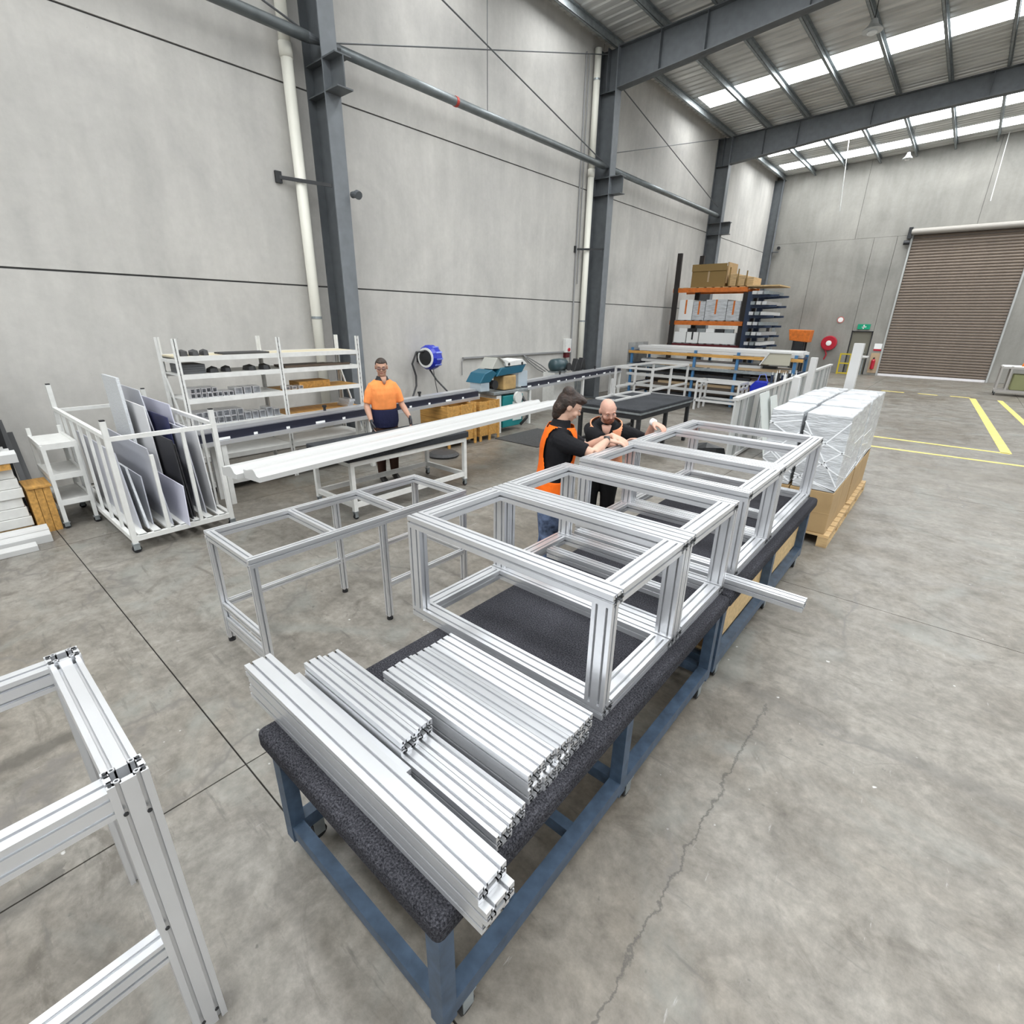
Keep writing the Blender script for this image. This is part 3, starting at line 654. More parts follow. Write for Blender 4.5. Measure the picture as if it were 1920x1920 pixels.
# ================================================================== WHITE SHELVING
def shelving():
    xf, xb = -7.20, -7.75; ys = [2.19, 3.45, 4.70]; zt = 1.97
    t = thing('shelving_unit', 'white two bay boltless shelving loaded with offcuts', 'shelving', ((xf + xb) / 2, ys[1], 0))
    slot = mat('post_slot', (0.25, 0.25, 0.24), 0.6)
    for yy in ys:
        for x in (xf, xb):
            p = MB().box(x - 0.03, x + 0.03, yy - 0.004, yy + 0.004, 0, zt).box(x - 0.03 if x == xb else x + 0.022, x - 0.022 if x == xb else x + 0.03, yy - 0.03, yy + 0.03, 0, zt).build('post', M_WHITE, t)
            if x == xf:
                q = MB()
                for k in range(26): q.box(x + 0.0295, x + 0.0312, yy - 0.007, yy + 0.007, 0.1 + k * 0.072, 0.13 + k * 0.072)
                o = q.build('slot_row', slot, p); o['kind'] = 'stuff'
        if yy != ys[1]:
            MB().sweep((xf, yy, 0.4), (xb, yy, 1.5), rect(0.02, 0.03)).build('diagonal_brace', M_WHITE, t)
            MB().sweep((xf, yy, 1.70), (xb, yy, 1.70), rect(0.02, 0.04)).build('side_tie', M_WHITE, t)
    liner = mat('shelf_board_cream', (0.56, 0.50, 0.36), 0.7)
    for b in range(2):
        a, e = ys[b] + 0.005, ys[b + 1] - 0.005
        for i, z in enumerate((1.76, 1.546, 1.247, 0.905, 0.494, 0.134)):
            MB().box(xf - 0.005, xf + 0.028, a, e, z - 0.055, z + 0.004).box(xb - 0.028, xb + 0.005, a, e, z - 0.055, z + 0.004).build('shelf_beam', M_WHITE, t)
            B(xb + 0.005, xf - 0.005, a, e, z - 0.018, z).build('shelf_board', M_CRATE if (b == 1 and i in (2, 3)) else (liner if i < 1 else M_WHITE), t)
shelving()
def offcut(x, y, z, ln, w, h, label, group, m=None):
    o = MB().sweep((-ln / 2, 0, 0), (ln / 2, 0, 0), rect(w, h), (0, 0, 1), (w / 2 - 0.008, h / 2 - 0.008), 0.12).build('aluminium_offcut', m or M_ALU, None)
    o.location = (x, y, z + h / 2); return tag(o, label, 'offcut', group)
for r, (n, y0, z, lab) in enumerate([(8, 2.30, 1.249, 'hollow aluminium offcut on the third shelf in the bay by the trolley'), (5, 2.30, 1.310, 'hollow aluminium offcut stacked second high on the third shelf'),
                                     (7, 2.32, 0.907, 'square hollow offcut on the fourth shelf in the bay by the trolley'), (7, 2.32, 0.988, 'square hollow offcut stacked second high on the fourth shelf')]):
    for k in range(n):
        w = 0.058 if r < 2 else 0.078
        offcut(-7.35 + random.uniform(-.02, .01), y0 + k * (w + 0.006), z, 0.26, w, 0.06 if r < 2 else 0.08, lab, lab)
for k in range(5):
    offcut(-7.35, 2.93 + 0.1 * k, 0.907, 0.2, 0.085, random.choice((0.06, 0.1, 0.13)), 'odd sized offcut at the middle of the fourth shelf', 'odd offcuts on the fourth shelf')
for k in range(3): offcut(-7.36, 2.86 + 0.12 * k, 1.249, 0.22, 0.10, 0.09, 'thick walled offcut on the third shelf beside the stacked row', 'thick offcuts on the third shelf')
def clutter(name, cat, x, y, z, sx, sy, sz, m, label, group=None, n=9):
    q = MB(); rs = random.Random(int((x + 20) * 1000 + y * 10))
    pts = []
    for i in range(n):
        a = 2 * math.pi * i / n; rr = 0.5 * rs.uniform(0.75, 1.0); pts.append((x + sx * rr * math.cos(a), y + sy * rr * math.sin(a)))
    vs = [(px_, py_, z) for px_, py_ in pts] + [(x + (px_ - x) * 0.86, y + (py_ - y) * 0.86, z + sz * rs.uniform(0.55, 0.8)) for px_, py_ in pts] + [(x, y, z + sz)]
    fs = [tuple(range(n - 1, -1, -1))] + [(i, (i + 1) % n, n + (i + 1) % n, n + i) for i in range(n)] + [(n + i, n + (i + 1) % n, 2 * n) for i in range(n)]
    return tag(q.add(vs, fs).build(name, m), label, cat, group)
M_DGREY = mat('dark_grey_plastic', (0.05, 0.05, 0.052), 0.6)
for k, (yy, z, s) in enumerate([(2.31, 1.762, .13), (2.44, 1.762, .12), (2.56, 1.762, .11), (2.62, 1.549, .18), (2.79, 1.549, .14), (3.10, 1.549, .18), (3.30, 1.549, .17)]):
    clutter('gasket_coil', 'gasket', -7.36, yy, z, 0.26, s, 0.075, M_DGREY, ['black rubber gasket heap on the top shelf end', 'black rubber gasket heap second along the top shelf', 'small black gasket heap third along the top shelf', 'black gasket heap on the second shelf by the offcuts', 'smaller black gasket heap touching another on the second shelf', 'black gasket heap near the middle post on the second shelf', 'black gasket heap against the middle post on the second shelf'][k])
for k in range(4):
    o = B(-7.66, -7.26, 2.24, 2.51, 1.549 + 0.028 * k, 1.575 + 0.028 * k).build('dark_sheet', mat('dark_sheet_grey', (0.10, 0.105, 0.11), 0.5)); tag(o, ['lowest dark sheet', 'second dark sheet', 'third dark sheet', 'topmost dark sheet'][k] + ' in the pile on the second shelf', 'sheet', 'dark sheets on the second shelf')
for k in range(5):
    long_profile(-7.30 - 0.07 * k, 3.55, -7.30 - 0.07 * k, 4.6 - 0.1 * k, 1.548, 0.05, 0.03, 'brown strip lying lengthwise on the second shelf', 'brown strips on the second shelf', rect(0.05, 0.03), mat('bronze_anodised', (0.12, 0.085, 0.06), 0.45)).location.z += 0.016
for k in range(4):
    long_profile(-7.28 - 0.08 * k, 2.75, -7.28 - 0.08 * k, 3.35, 1.762, 0.05, 0.02, 'thin dark strip lying on the top shelf', 'dark strips on the top shelf', rect(0.05, 0.02), M_DGREY).location.z += 0.011
for k in range(3): offcut(-7.31, 3.53 + 0.1 * k, 1.249, 0.15, 0.07, 0.045, 'small bracket offcut on the third shelf next to the middle post', 'brackets on the third shelf')
for k in range(3):
    tag(MB().obox((0, 0, 0), (0.3, 0.1, 0.035)).build('bracket_bundle', M_ALU), ['lowest', 'middle', 'topmost'][k] + ' silver strip in the bundle at the fourth shelf end', 'strip', 'silver strips at the fourth shelf end').location = (-7.36, 4.5 + 0.02 * k, 0.907 + 0.0185 + 0.0365 * k)
tag(B(-7.62, -7.32, 3.75, 4.25, 1.250, 1.335).build('timber_tray', M_CRATE), 'flat timber tray on the third shelf', 'tray')
tag(B(-7.6, -7.3, 4.2, 4.55, 0.137, 0.30).build('storage_tub', mat('yellow_tub', (0.55, 0.42, 0.05), 0.5), bevel=0.02), 'yellow tub on the lowest shelf', 'tub')
tag(B(-7.6, -7.3, 3.7, 4.05, 0.137, 0.28).build('storage_tub', M_DGREY, bevel=0.02), 'dark tub on the lowest shelf', 'tub')

# ================================================================== PANEL TROLLEY
def panel_trolley():
    x0, x1, y0, y1 = -8.05, -5.82, 1.06, 1.98
    t = thing('panel_trolley', 'white barred trolley holding upright panels', 'trolley', ((x0 + x1) / 2, (y0 + y1) / 2, 0))
    W_ = 0.045
    for x in (x0, x1):
        for yy in (y0, y1):
            h = 1.32 if not (x == x0 and yy == y0) else 1.45
            B(x - W_/2, x + W_/2, yy - W_/2, yy + W_/2, 0.10, h).build('corner_post', M_WHITE, t)
            MB().box(x - 0.02, x + 0.02, yy - 0.02, yy + 0.02, h, h + 0.012).build('post_cap', M_DARK, t)
            caster(t, x, yy, 0.10, 0.04)
    for yy in (y0, y1):
        B(x0, x1, yy - 0.02, yy + 0.02, 0.12, 0.17).build('base_rail', M_WHITE, t); B(x0, x1, yy - 0.018, yy + 0.018, 1.15, 1.19).build('top_rail', M_WHITE, t)
        n = 6
        for k in range(1, n): B(x0 + (x1 - x0) * k / n - 0.016, x0 + (x1 - x0) * k / n + 0.016, yy - 0.012, yy + 0.012, 0.17, 1.15).build('bar', M_WHITE, t)
    for x in (x0, x1):
        B(x - 0.02, x + 0.02, y0, y1, 0.12, 0.17).build('base_rail', M_WHITE, t); B(x - 0.018, x + 0.018, y0, y1, 1.13, 1.17).build('top_rail', M_WHITE, t)
    for yy, h in ((y0 + 0.31, 0.95), (y0 + 0.62, 1.13)): B(x1 - 0.016, x1 + 0.016, yy - 0.016, yy + 0.016, 0.17, h).build('bar', M_WHITE, t)
    for k in range(7): B(x0, x1, y0 + 0.05 + 0.125 * k, y0 + 0.12 + 0.125 * k, 0.15, 0.17).build('deck_board', M_WHITE, t)
panel_trolley()
def panel(x0, x1, yb, z0, h, lean, m, label, th=0.008, topcut=0.0, cat='panel'):
    """upright sheet standing on its long edge in the trolley, leaning by lean metres at the top"""
    pts = [(x0, yb, z0), (x1, yb, z0), (x1 - topcut, yb + lean, z0 + h), (x0, yb + lean, z0 + h)]
    return tag(MB().prism(pts, (0, th, 0)).build('panel_sheet', m), label, cat, 'upright panels in the trolley')
M_PGREY = mat('pale_grey_panel', (0.50, 0.51, 0.56), 0.4); M_PLAV = mat('pale_lavender_panel', (0.60, 0.60, 0.70), 0.45)
M_PNAVY = mat('dark_navy_panel', (0.035, 0.04, 0.11), 0.4); M_PDARK = mat('dark_edge_panel', (0.03, 0.03, 0.034), 0.5); M_PWHITE = mat('off_white_panel', (0.72, 0.72, 0.73), 0.45)
M_BUB = mat('bubble_wrap', (0.62, 0.64, 0.66), 0.25, bump=(60, 0.8), spec=0.7)
z0 = 0.171
for (xa, xb, yb, h, lean, m_, lb, th, cut) in [
    (-7.7, -6.00, 1.17, 0.78, -0.03, M_PGREY, 'low film wrapped grey panel at the trolley end', 0.012, 0.12),
    (-7.7, -5.95, 1.22, 0.62, -0.02, M_BUB, 'crumpled plastic wrapped low panel near the first bar', 0.02, 0.2),
    (-7.5, -6.05, 1.29, 0.50, 0.02, M_PGREY, 'lowest grey panel standing in the trolley', 0.010, 0.1),
    (-7.6, -5.90, 1.43, 0.82, -0.06, M_PGREY, 'grey lavender panel end beside the middle bar', 0.010, 0.04),
    (-7.45, -6.75, 1.48, 1.42, -0.01, M_BUB, 'tall bubble wrapped panel rising above the trolley', 0.03, 0.12),
    (-7.6, -5.72, 1.53, 0.42, 0.03, M_PLAV, 'short pale panel sliding out over the trolley edge', 0.010, 0.05),
    (-7.6, -6.42, 1.58, 1.15, -0.02, M_PWHITE, 'white panel with a rounded top beside the bubble wrap', 0.012, 0.05),
    (-7.8, -5.90, 1.62, 0.86, -0.02, M_PDARK, 'black edged panel beside the short pale one', 0.014, 0.05),
    (-7.8, -5.95, 1.66, 0.80, -0.02, M_PDARK, 'second black edged panel in the trolley', 0.014, 0.08),
    (-7.8, -6.5, 1.70, 1.26, -0.02, M_PGREY, 'grey panel with a pointed corner behind the navy one', 0.010, 0.5),
    (-7.7, -6.3, 1.73, 1.03, -0.01, M_PNAVY, 'dark navy panel leaning in the trolley', 0.010, 0.06),
    (-7.9, -6.0, 1.79, 0.95, -0.03, M_PGREY, 'blue grey panel leaning toward the navy one', 0.012, 0.1),
    (-7.7, -6.40, 1.84, 1.14, -0.03, M_PLAV, 'tall lavender white panel beside the far bars', 0.010, 0.12),
    (-7.9, -5.95, 1.88, 0.92, -0.02, M_PWHITE, 'white panel close to the far bars', 0.012, 0.06),
    (-7.9, -6.1, 1.92, 0.62, -0.01, M_PDARK, 'low black panel against the far corner post', 0.012, 0.1)]:
    panel(xa, xb, yb, z0, h, lean, m_, lb, th, cut)

# ================================================================== SMALL THREE TIER TROLLEY
def tier_trolley():
    x0, x1, y0, y1 = -7.78, -7.10, 0.74, 1.01
    t = thing('tier_trolley', 'white three tier trolley beside the timber crate', 'trolley', ((x0 + x1) / 2, (y0 + y1) / 2, 0))
    for x in (x0, x1):
        for yy in (y0, y1):
            B(x - 0.018, x + 0.018, yy - 0.018, yy + 0.018, 0.07, 0.93 if x == x1 else 1.02).build('post', M_WHITE, t); caster(t, x, yy, 0.075, 0.032)
    for z in (0.31, 0.60, 0.93):
        MB().box(x0, x1, y0, y1, z - 0.012, z).box(x1 - 0.006, x1 + 0.02, y0, y1, z - 0.045, z + 0.015).box(x0, x1, y0 - 0.02, y0 + 0.006, z - 0.045, z + 0.015).box(x0, x1, y1 - 0.006, y1 + 0.02, z - 0.045, z + 0.015).build('tray', M_WHITE, t)
tier_trolley()
def crate(name, x0, x1, y0, y1, z0, z1, label, m, nb=3, legs=True, group=None):
    t = thing(name, label, 'crate', ((x0 + x1) / 2, (y0 + y1) / 2, z0), group)
    zb = z0 + (0.09 if legs else 0.0); h = (z1 - zb) / nb
    for k in range(nb):
        a, b = zb + h * k + 0.005, zb + h * (k + 1) - 0.005
        for x in (x0, x1 - 0.018): B(x, x + 0.018, y0, y1, a, b).build('plank', m, t)
        for yy in (y0, y1 - 0.018): B(x0 + 0.018, x1 - 0.018, yy, yy + 0.018, a, b).build('plank', m, t)
    B(x0 + 0.018, x1 - 0.018, y0 + 0.018, y1 - 0.018, zb, zb + 0.018).build('base_board', m, t)
    for x in (x0 - 0.02, x1):
        for yy in (y0, (y0 + y1) / 2 - 0.03, y1 - 0.06): B(x, x + 0.02, yy, yy + 0.06, z0, z1 + 0.01).build('batten', m, t)
    return t
cr = crate('timber_crate', -7.46, -7.13, 0.51, 0.70, 0.0, 0.50, 'small orange timber crate beside the three tier trolley', M_CRATE, 1, False)
B(-7.48, -7.09, 0.505, 0.715, 0.50, 0.52).build('lid', M_CRATE, cr)

# ================================================================== WHITE LENGTHS STACKED AT THE FRAME EDGE
lab = ['lowest', 'second', 'third', 'fourth', 'fifth', 'sixth']
tag(B(-7.72, -7.17, -1.9, 0.47, 0.0, 0.10).build('timber_bearer', M_WOOD), 'timber bearer under the stack of white boards', 'bearer')
for k in range(6):
    o = B(-7.74 + 0.01 * (k % 2), -7.15 - 0.012 * (k % 3), -1.9, 0.49 - 0.012 * (k % 3), 0.102 + 0.105 * k, 0.204 + 0.105 * k).build('white_board', M_WHITE, bevel=0.006)
    tag(o, lab[k] + ' white boxed board in the stack beside the timber crate', 'board', 'white boards in the edge stack')
tag(B(-7.76, -7.10, -1.9, 0.46, 0.735, 0.80).build('board_sheet', M_CRATE), 'orange timber sheet lying on the white board stack', 'sheet')
for k in range(3):
    long_profile(-7.15 - 0.13 * k, 0.53 - 0.03 * k, -7.15 - 0.13 * k, -1.9, 0.802, 0.125, 0.12, ['white profile', 'second white profile', 'third white profile'][k] + ' lying on the orange timber sheet', 'white profiles on the timber sheet')
for k in range(3):
    o = B(-7.70, -7.22, -1.9, 0.44 - 0.02 * k, 0.924 + 0.16 * k, 1.08 + 0.16 * k).build('white_board', M_WHITE, bevel=0.008)
    tag(o, ['white boxed board resting on the white profiles', 'white boxed board second from the top of the edge stack', 'topmost white boxed board of the edge stack'][k], 'board', 'white boards in the edge stack')
long_profile(-7.00, 0.57, -7.00, -2.0, 0.002, 0.16, 0.13, 'white profile on the floor nearest the timber crate', 'white profiles lying on the floor')
long_profile(-6.84, 0.56, -6.84, -2.0, 0.002, 0.14, 0.11, 'second white profile on the floor in front of the crate', 'white profiles lying on the floor')
long_profile(-6.66, 0.42, -6.66, -2.0, 0.002, 0.15, 0.07, 'shorter low white profile outermost on the floor', 'white profiles lying on the floor')
t = thing('rack_upright', 'black steel upright standing against the wall by the white stack', 'upright', (-8.3, 0.30, 0))
B(-8.42, -8.24, 0.36, 0.56, 0.0, 1.95).build('post', M_BLACK, t); B(-8.5, -8.0, 0.28, 0.62, 0.0, 0.02).build('base_plate', M_BLACK, t)
for k in range(2):
    o = MB().sweep((-7.62 - 0.10 * k, 0.58 + 0.05 * k, 0.02), (-8.72 , 0.60 + 0.06 * k, 1.0 - 0.16 * k), rect(0.05, 0.03)).build('black_bar', M_BLACK)
    tag(o, ['black bar leaning on the wall behind the crate', 'shorter black bar leaning behind the crate'][k], 'bar')

# ================================================================== SAW LINE ALONG THE WALL
def saw_rail(name, a, b, label, legs, z=0.96):
    a, b = Vector((*a, 0)), Vector((*b, 0)); d = (b - a).normalized(); n = Vector((d.y, -d.x, 0))     # n points to the open floor
    t = thing(name, label, 'conveyor', ((a + b) / 2)[:])
    off = lambda s, zz: Vector((0, 0, zz)) + n * s
    MB().sweep(a + off(-0.10, z - 0.02), b + off(-0.10, z - 0.02), rect(0.17, 0.04)).build('top_rail', M_ALU, t)
    MB().sweep(a + off(0.02, z - 0.09), b + off(0.02, z - 0.09), rect(0.05, 0.10)).build('dark_strip', mat('navy_black_strip', (0.018, 0.020, 0.035), 0.35), t)
    MB().sweep(a + off(0.03, z - 0.165), b + off(0.03, z - 0.165), rect(0.10, 0.05)).build('lower_rail', M_ALU, t)
    Ln = (b - a).length
    for k in range(int(Ln / 0.45)):
        p = a + d * (0.2 + 0.45 * k)
        MB().sweep(p + off(0.045, z - 0.12), p + d * (0.05 + 0.1 * (k % 3 == 0)) + off(0.045, z - 0.12), rect(0.006, 0.03)).build('scale_mark', M_SIGNW, t)
    for s in legs:
        p = a + d * s
        for q in (0.03, -0.26):
            c = p + n * q; MB().sweep(c + Vector((0, 0, 0.0)), c + Vector((0, 0, z - 0.19)), rect(0.06, 0.06), (0, 1, 0)).build('leg', M_WHITE, t)
        MB().sweep(p + off(0.0, z - 0.22), p + off(-0.26, z - 0.22), rect(0.05, 0.05)).build('cross_tie', M_WHITE, t)
    for s in (0.35 * Ln, 0.72 * Ln):
        p = a + d * s; MB().cyl(p + off(-0.1, z), p + off(-0.1, z + 0.05), 0.02, 8).cyl(p + off(-0.1, z + 0.05), p + off(-0.1, z + 0.08), 0.032, 8).build('stop_knob', M_DARK, t)
saw_rail('saw_infeed_rail', (-6.60, 2.05), (-7.06, 7.22), 'long aluminium saw rail passing in front of the shelving', (0.25, 2.5, 4.9))
saw_rail('saw_outfeed_rail', (-7.23, 8.80), (-7.86, 14.3), 'aluminium saw rail running on toward the stock rack', (0.3, 3.0, 5.5))
def mitre_saw():
    t = thing('mitre_saw', 'blue and white double mitre saw with tilted hood', 'saw', (-7.2, 8.05, 0))
    B(-7.45, -6.98, 7.72, 7.86, 0, 0.78).build('column_leg', M_WHITE, t)
    B(-7.40, -6.96, 7.90, 8.55, 0.10, 0.76).build('base_cabinet', M_TEAL, t, bevel=0.02)
    B(-6.97, -6.945, 8.20, 8.48, 0.22, 0.62).build('control_panel', mat('pale_control_panel', (0.60, 0.66, 0.64), 0.5), t)
    MB().cyl((-6.955, 8.33, 0.70), (-6.90, 8.33, 0.70), 0.12, 16).build('dust_port', M_WHITE, t)
    B(-7.5, -6.95, 7.6, 8.7, 0.80, 0.86).build('saw_table', M_GALV, t, bevel=0.008)
    MB().prism([(-7.0, 7.25, 1.06), (-7.0, 7.55, 1.06), (-7.0, 7.75, 1.22), (-7.0, 7.62, 1.30), (-7.0, 7.40, 1.24)], (-0.4, 0, 0)).build('blade_guard', M_DTEAL, t, bevel=0.015)
    MB().prism([(-6.98, 7.72, 1.16), (-6.98, 8.52, 1.20), (-6.98, 8.66, 1.36), (-6.98, 7.86, 1.32)], (-0.45, 0, 0)).build('saw_head', M_DTEAL, t, bevel=0.015)
    MB().prism([(-7.02, 7.62, 1.31), (-7.02, 8.0, 1.30), (-7.02, 8.12, 1.42), (-7.02, 7.78, 1.52)], (-0.36, 0, 0)).build('hood', mat('hood_grey', (0.42, 0.42, 0.38), 0.5), t, bevel=0.01)
    h = MB().prism([(-6.97, 7.80, 1.53), (-6.97, 8.10, 1.44), (-6.97, 8.52, 1.47), (-6.97, 8.68, 1.36), (-6.97, 8.0, 1.34), (-6.97, 7.96, 1.42)], (-0.44, 0, 0)).build('white_cover', M_WHITE, t, bevel=0.01)
    for yy in (8.08, 8.50): MB().cyl((-6.972, yy, 1.385), (-6.962, yy, 1.385), 0.03, 10).build('cover_hole', M_BLACK, h)
    B(-7.3, -6.99, 7.95, 8.35, 0.87, 1.16).build('gearbox', mat('tan_casting', (0.42, 0.28, 0.12), 0.5, noise=(6, 0.3)), t, bevel=0.03)
    MB().cyl((-7.0, 7.70, 1.0), (-7.35, 7.70, 1.0), 0.09, 14).build('motor', M_BLACK, t)
    B(-7.3, -7.0, 7.28, 7.52, 0.90, 1.06).build('clear_guard', mat('clear_guard', (0.6, 0.7, 0.78), 0.1, alpha=0.55), t)
    B(-7.3, -7.02, 8.45, 8.75, 0.90, 1.22).build('clear_guard', mat('clear_guard', (0.6, 0.7, 0.78), 0.1, alpha=0.55), t)
    MB().tube([(-6.95, 8.5, 0.7), (-6.85, 8.58, 0.5), (-6.85, 8.55, 0.25), (-6.9, 8.4, 0.12)], 0.03, 8).build('hose', M_BLACK, t, smooth=True)
mitre_saw()
def second_head():
    t = thing('grinding_head', 'dark green machine head on the far saw rail', 'machine', (-7.85, 11.2, 0))
    B(-8.25, -7.88, 10.95, 11.45, 0.0, 0.96).build('pedestal', M_WHITE, t)
    MB().lathe((-7.95, 10.9, 1.14), (0, 1, 0), [(0.10, 0), (0.16, 0.06), (0.17, 0.3), (0.15, 0.55), (0.06, 0.6)]).build('housing', mat('dark_green_casting', (0.03, 0.06, 0.07), 0.35), t, smooth=True)
    MB().cyl((-7.78, 11.4, 1.1), (-7.74, 11.4, 1.1), 0.10, 16).build('wheel', M_BLACK, t)
    B(-8.1, -7.85, 10.95, 11.45, 0.96, 1.0).build('mount', M_GALV, t)
second_head()
for k, (yy, x) in enumerate(((12.3, -8.15), (12.75, -8.25))):
    t = thing('clamp_unit', ['black clamp unit beside the grinding head', 'black clamp unit nearest the downpipe'][k], 'clamp', (x, yy, 0))
    B(x - 0.06, x + 0.06, yy - 0.05, yy + 0.05, 0.0, 0.92).build('stand', M_GALV, t)
    MB().prism([(x + 0.08, yy - 0.14, 0.921), (x + 0.08, yy + 0.14, 0.921), (x + 0.08, yy + 0.06, 1.22), (x + 0.08, yy - 0.02, 1.25)], (-0.16, 0, 0)).build('body', M_BLACK, t, bevel=0.02)

tag(B(-6.70, -5.62, 7.36, 8.74, 0.001, 0.014).build('rubber_mat', mat('dark_mat', (0.05, 0.05, 0.05), 0.9, noise=(40, 0.4)), bevel=0.004), 'dark rubber mat on the floor by the mitre saw', 'mat')
crate('timber_crate', -7.45, -6.74, 6.12, 6.86, 0.0, 0.76, 'orange timber crate nearer the hose reel', M_CRATE, 3)
crate('timber_crate', -7.45, -6.74, 6.95, 7.52, 0.0, 0.76, 'orange timber crate touching the saw column leg', M_CRATE, 3)
tag(MB().lathe((-6.45, 5.75, 0.0), (0, 0, 1), [(0.26, 0.0), (0.28, 0.03), (0.22, 0.07), (0.05, 0.09)], 16).build('floor_dust_tray', M_DGREY), 'dark low tray on the floor under the bench end', 'tray')

# ================================================================== HOSE REEL AND WALL SERVICES
def hose_reel():
    c = Vector((-8.50, 7.23, 1.47))
    t = thing('hose_reel', 'blue and black hose reel on the concrete wall', 'hose reel', (WX, 7.23, 1.2))
    B(WX, -8.62, 7.2, 7.34, 1.36, 1.58).build('wall_bracket', M_BLACK, t)
    A = Vector((0.20, -0.98, 0)); c0 = Vector((-8.50, 7.42, 1.47))
    MB().lathe(c0, A, [(0.17, 0.0), (0.235, 0.03), (0.255, 0.10), (0.25, 0.22), (0.21, 0.29)], 14).build('drum_cover', M_RBLUE, t)
    MB().lathe(c0 + A * 0.288, A, [(0.20, 0.0), (0.20, 0.014), (0.15, 0.016)], 20).build('rim', M_SIGNW, t)
    MB().lathe(c0 + A * 0.303, A, [(0.155, 0.0), (0.155, 0.008), (0.04, 0.02)], 20).build('hub', M_BLACK, t)
    for k in range(4):
        a = math.radians(-35 + 30 * k); rr = 0.250; sd_ = Vector((0.98, 0.20, 0))
        p = c0 + A * 0.13 + sd_ * (math.cos(a) * rr) + Vector((0, 0, math.sin(a) * rr))
        MB().sweep(p - A * 0.09, p + A * 0.10, rect(0.03, 0.022), (sd_ * math.cos(a) + Vector((0, 0, math.sin(a))))[:]).build('cover_rib', mat('pale_blue_plastic', (0.20, 0.26, 0.75), 0.3), t)
    MB().tube([(-8.46, 7.12, 1.60), (-8.55, 6.98, 1.58), (-8.6, 6.9, 1.35), (-8.62, 7.0, 1.1), (-8.6, 6.98, 0.9), (-8.5, 6.75, 0.62), (-8.4, 6.5, 0.45)], 0.02, 8).build('hose', M_DGREY, t, smooth=True)
    MB().tube([(-8.5, 7.28, 1.22), (-8.4, 7.38, 1.0), (-8.1, 7.45, 0.75), (-7.6, 7.3, 0.80)], 0.018, 8).build('hose', M_DGREY, t, smooth=True)
    MB().tube([(-8.55, 7.42, 1.24), (-8.6, 7.5, 1.0), (-8.55, 7.52, 0.7)], 0.008, 6).build('cord', M_DGREY, t, smooth=True)
hose_reel()
def wall_services():
    t = thing('switch_box', 'white switch box on the wall beside the downpipe', 'switch box', (WX, 12.72, 1.4))
    B(WX, WX + 0.12, 12.60, 12.86, 1.36, 1.74).build('enclosure', M_WHITE, t, bevel=0.01)
    MB().cyl((WX + 0.12, 12.73, 1.44), (WX + 0.15, 12.73, 1.44), 0.05, 12).build('isolator_knob', M_RED, t)
    B(WX, WX + 0.10, 12.64, 12.82, 1.22, 1.35).build('socket', M_DRED, t)
    t = thing('cable_tray', 'grey cable tray along the wall above the mitre saw', 'cable tray', (WX, 10.5, 1.38))
    B(WX + 0.002, WX + 0.06, 8.55, 12.58, 1.36, 1.40).build('tray', mat('conduit_grey', (0.28, 0.28, 0.28), 0.5), t)
    for k in range(3): MB().tube([(WX + 0.05, 10.75, 1.36), (WX + 0.07, 10.95 + 0.06 * k, 1.18 + 0.03 * k), (WX + 0.09, 11.3 + 0.1 * k, 0.98 + 0.04 * k), (WX + 0.12, 11.6 + 0.12 * k, 0.86)], 0.012, 6).build('cable', mat('cable_grey', (0.2, 0.2, 0.2), 0.5), t, smooth=True)
    MB().tube([(WX + 0.04, 8.56, 1.36), (WX + 0.04, 8.5, 1.3), (WX + 0.04, 8.5, 1.0)], 0.01, 6).build('cable', mat('cable_grey', (0.2, 0.2, 0.2), 0.5), t)
wall_services()

# ================================================================== DARK TOPPED TABLE AND FRAMES BEHIND THE WORKERS
def dark_table():
    x0, x1, y0, y1, zt = -5.10, -3.80, 7.78, 10.0, 0.86
    t = thing('dark_topped_table', 'black framed table with a dark carpet top behind the bald worker', 'table', ((x0 + x1) / 2, (y0 + y1) / 2, 0))
    B(x0, x1, y0, y1, zt - 0.05, zt).build('carpet_top', M_DKCARPET, t, bevel=0.012)
    B(x0 + 0.01, x1 - 0.01, y0 + 0.01, y1 - 0.01, zt - 0.085, zt - 0.05).build('top_board', M_GALV, t)
    for x in (x0 + 0.04, x1 - 0.10):
        B(x, x + 0.06, y0 + 0.03, y1 - 0.03, zt - 0.17, zt - 0.085).build('apron', M_BLACK, t)
        B(x, x + 0.05, y0 + 0.06, y1 - 0.06, 0.16, 0.21).build('lower_rail', M_BLACK, t)
        for yy in (y0 + 0.05, (y0 + y1) / 2, y1 - 0.11): B(x, x + 0.06, yy, yy + 0.06, 0.0, zt - 0.17).build('leg', M_BLACK, t)
    for yy in (y0 + 0.03, y1 - 0.09): B(x0 + 0.1, x1 - 0.1, yy, yy + 0.06, zt - 0.17, zt - 0.085).build('apron', M_BLACK, t)
dark_table()
def low_frame(label, x0, x1, y0, y1, z, bars=(), w=0.04, h=0.03):
    t = thing('window_frame_blank', label, 'frame', ((x0 + x1) / 2, (y0 + y1) / 2, z))
    for x in (x0, x1): MB().sweep((x, y0, z + h / 2), (x, y1, z + h / 2), rect(w, h)).build('frame_bar', M_ALUW, t)
    for yy in (y0, y1) + tuple(bars): MB().sweep((x0 + w / 2, yy, z + h / 2), (x1 - w / 2, yy, z + h / 2), rect(w, h)).build('frame_bar', M_ALUW, t)
    return t
low_frame('flat white frame lying on the dark topped table', -5.02, -4.62, 8.35, 9.75, 0.861, (9.0,))
t = thing('upright_post', 'thin white upright post on the edge of the dark topped table', 'post', (-5.0, 8.9, 0.892))
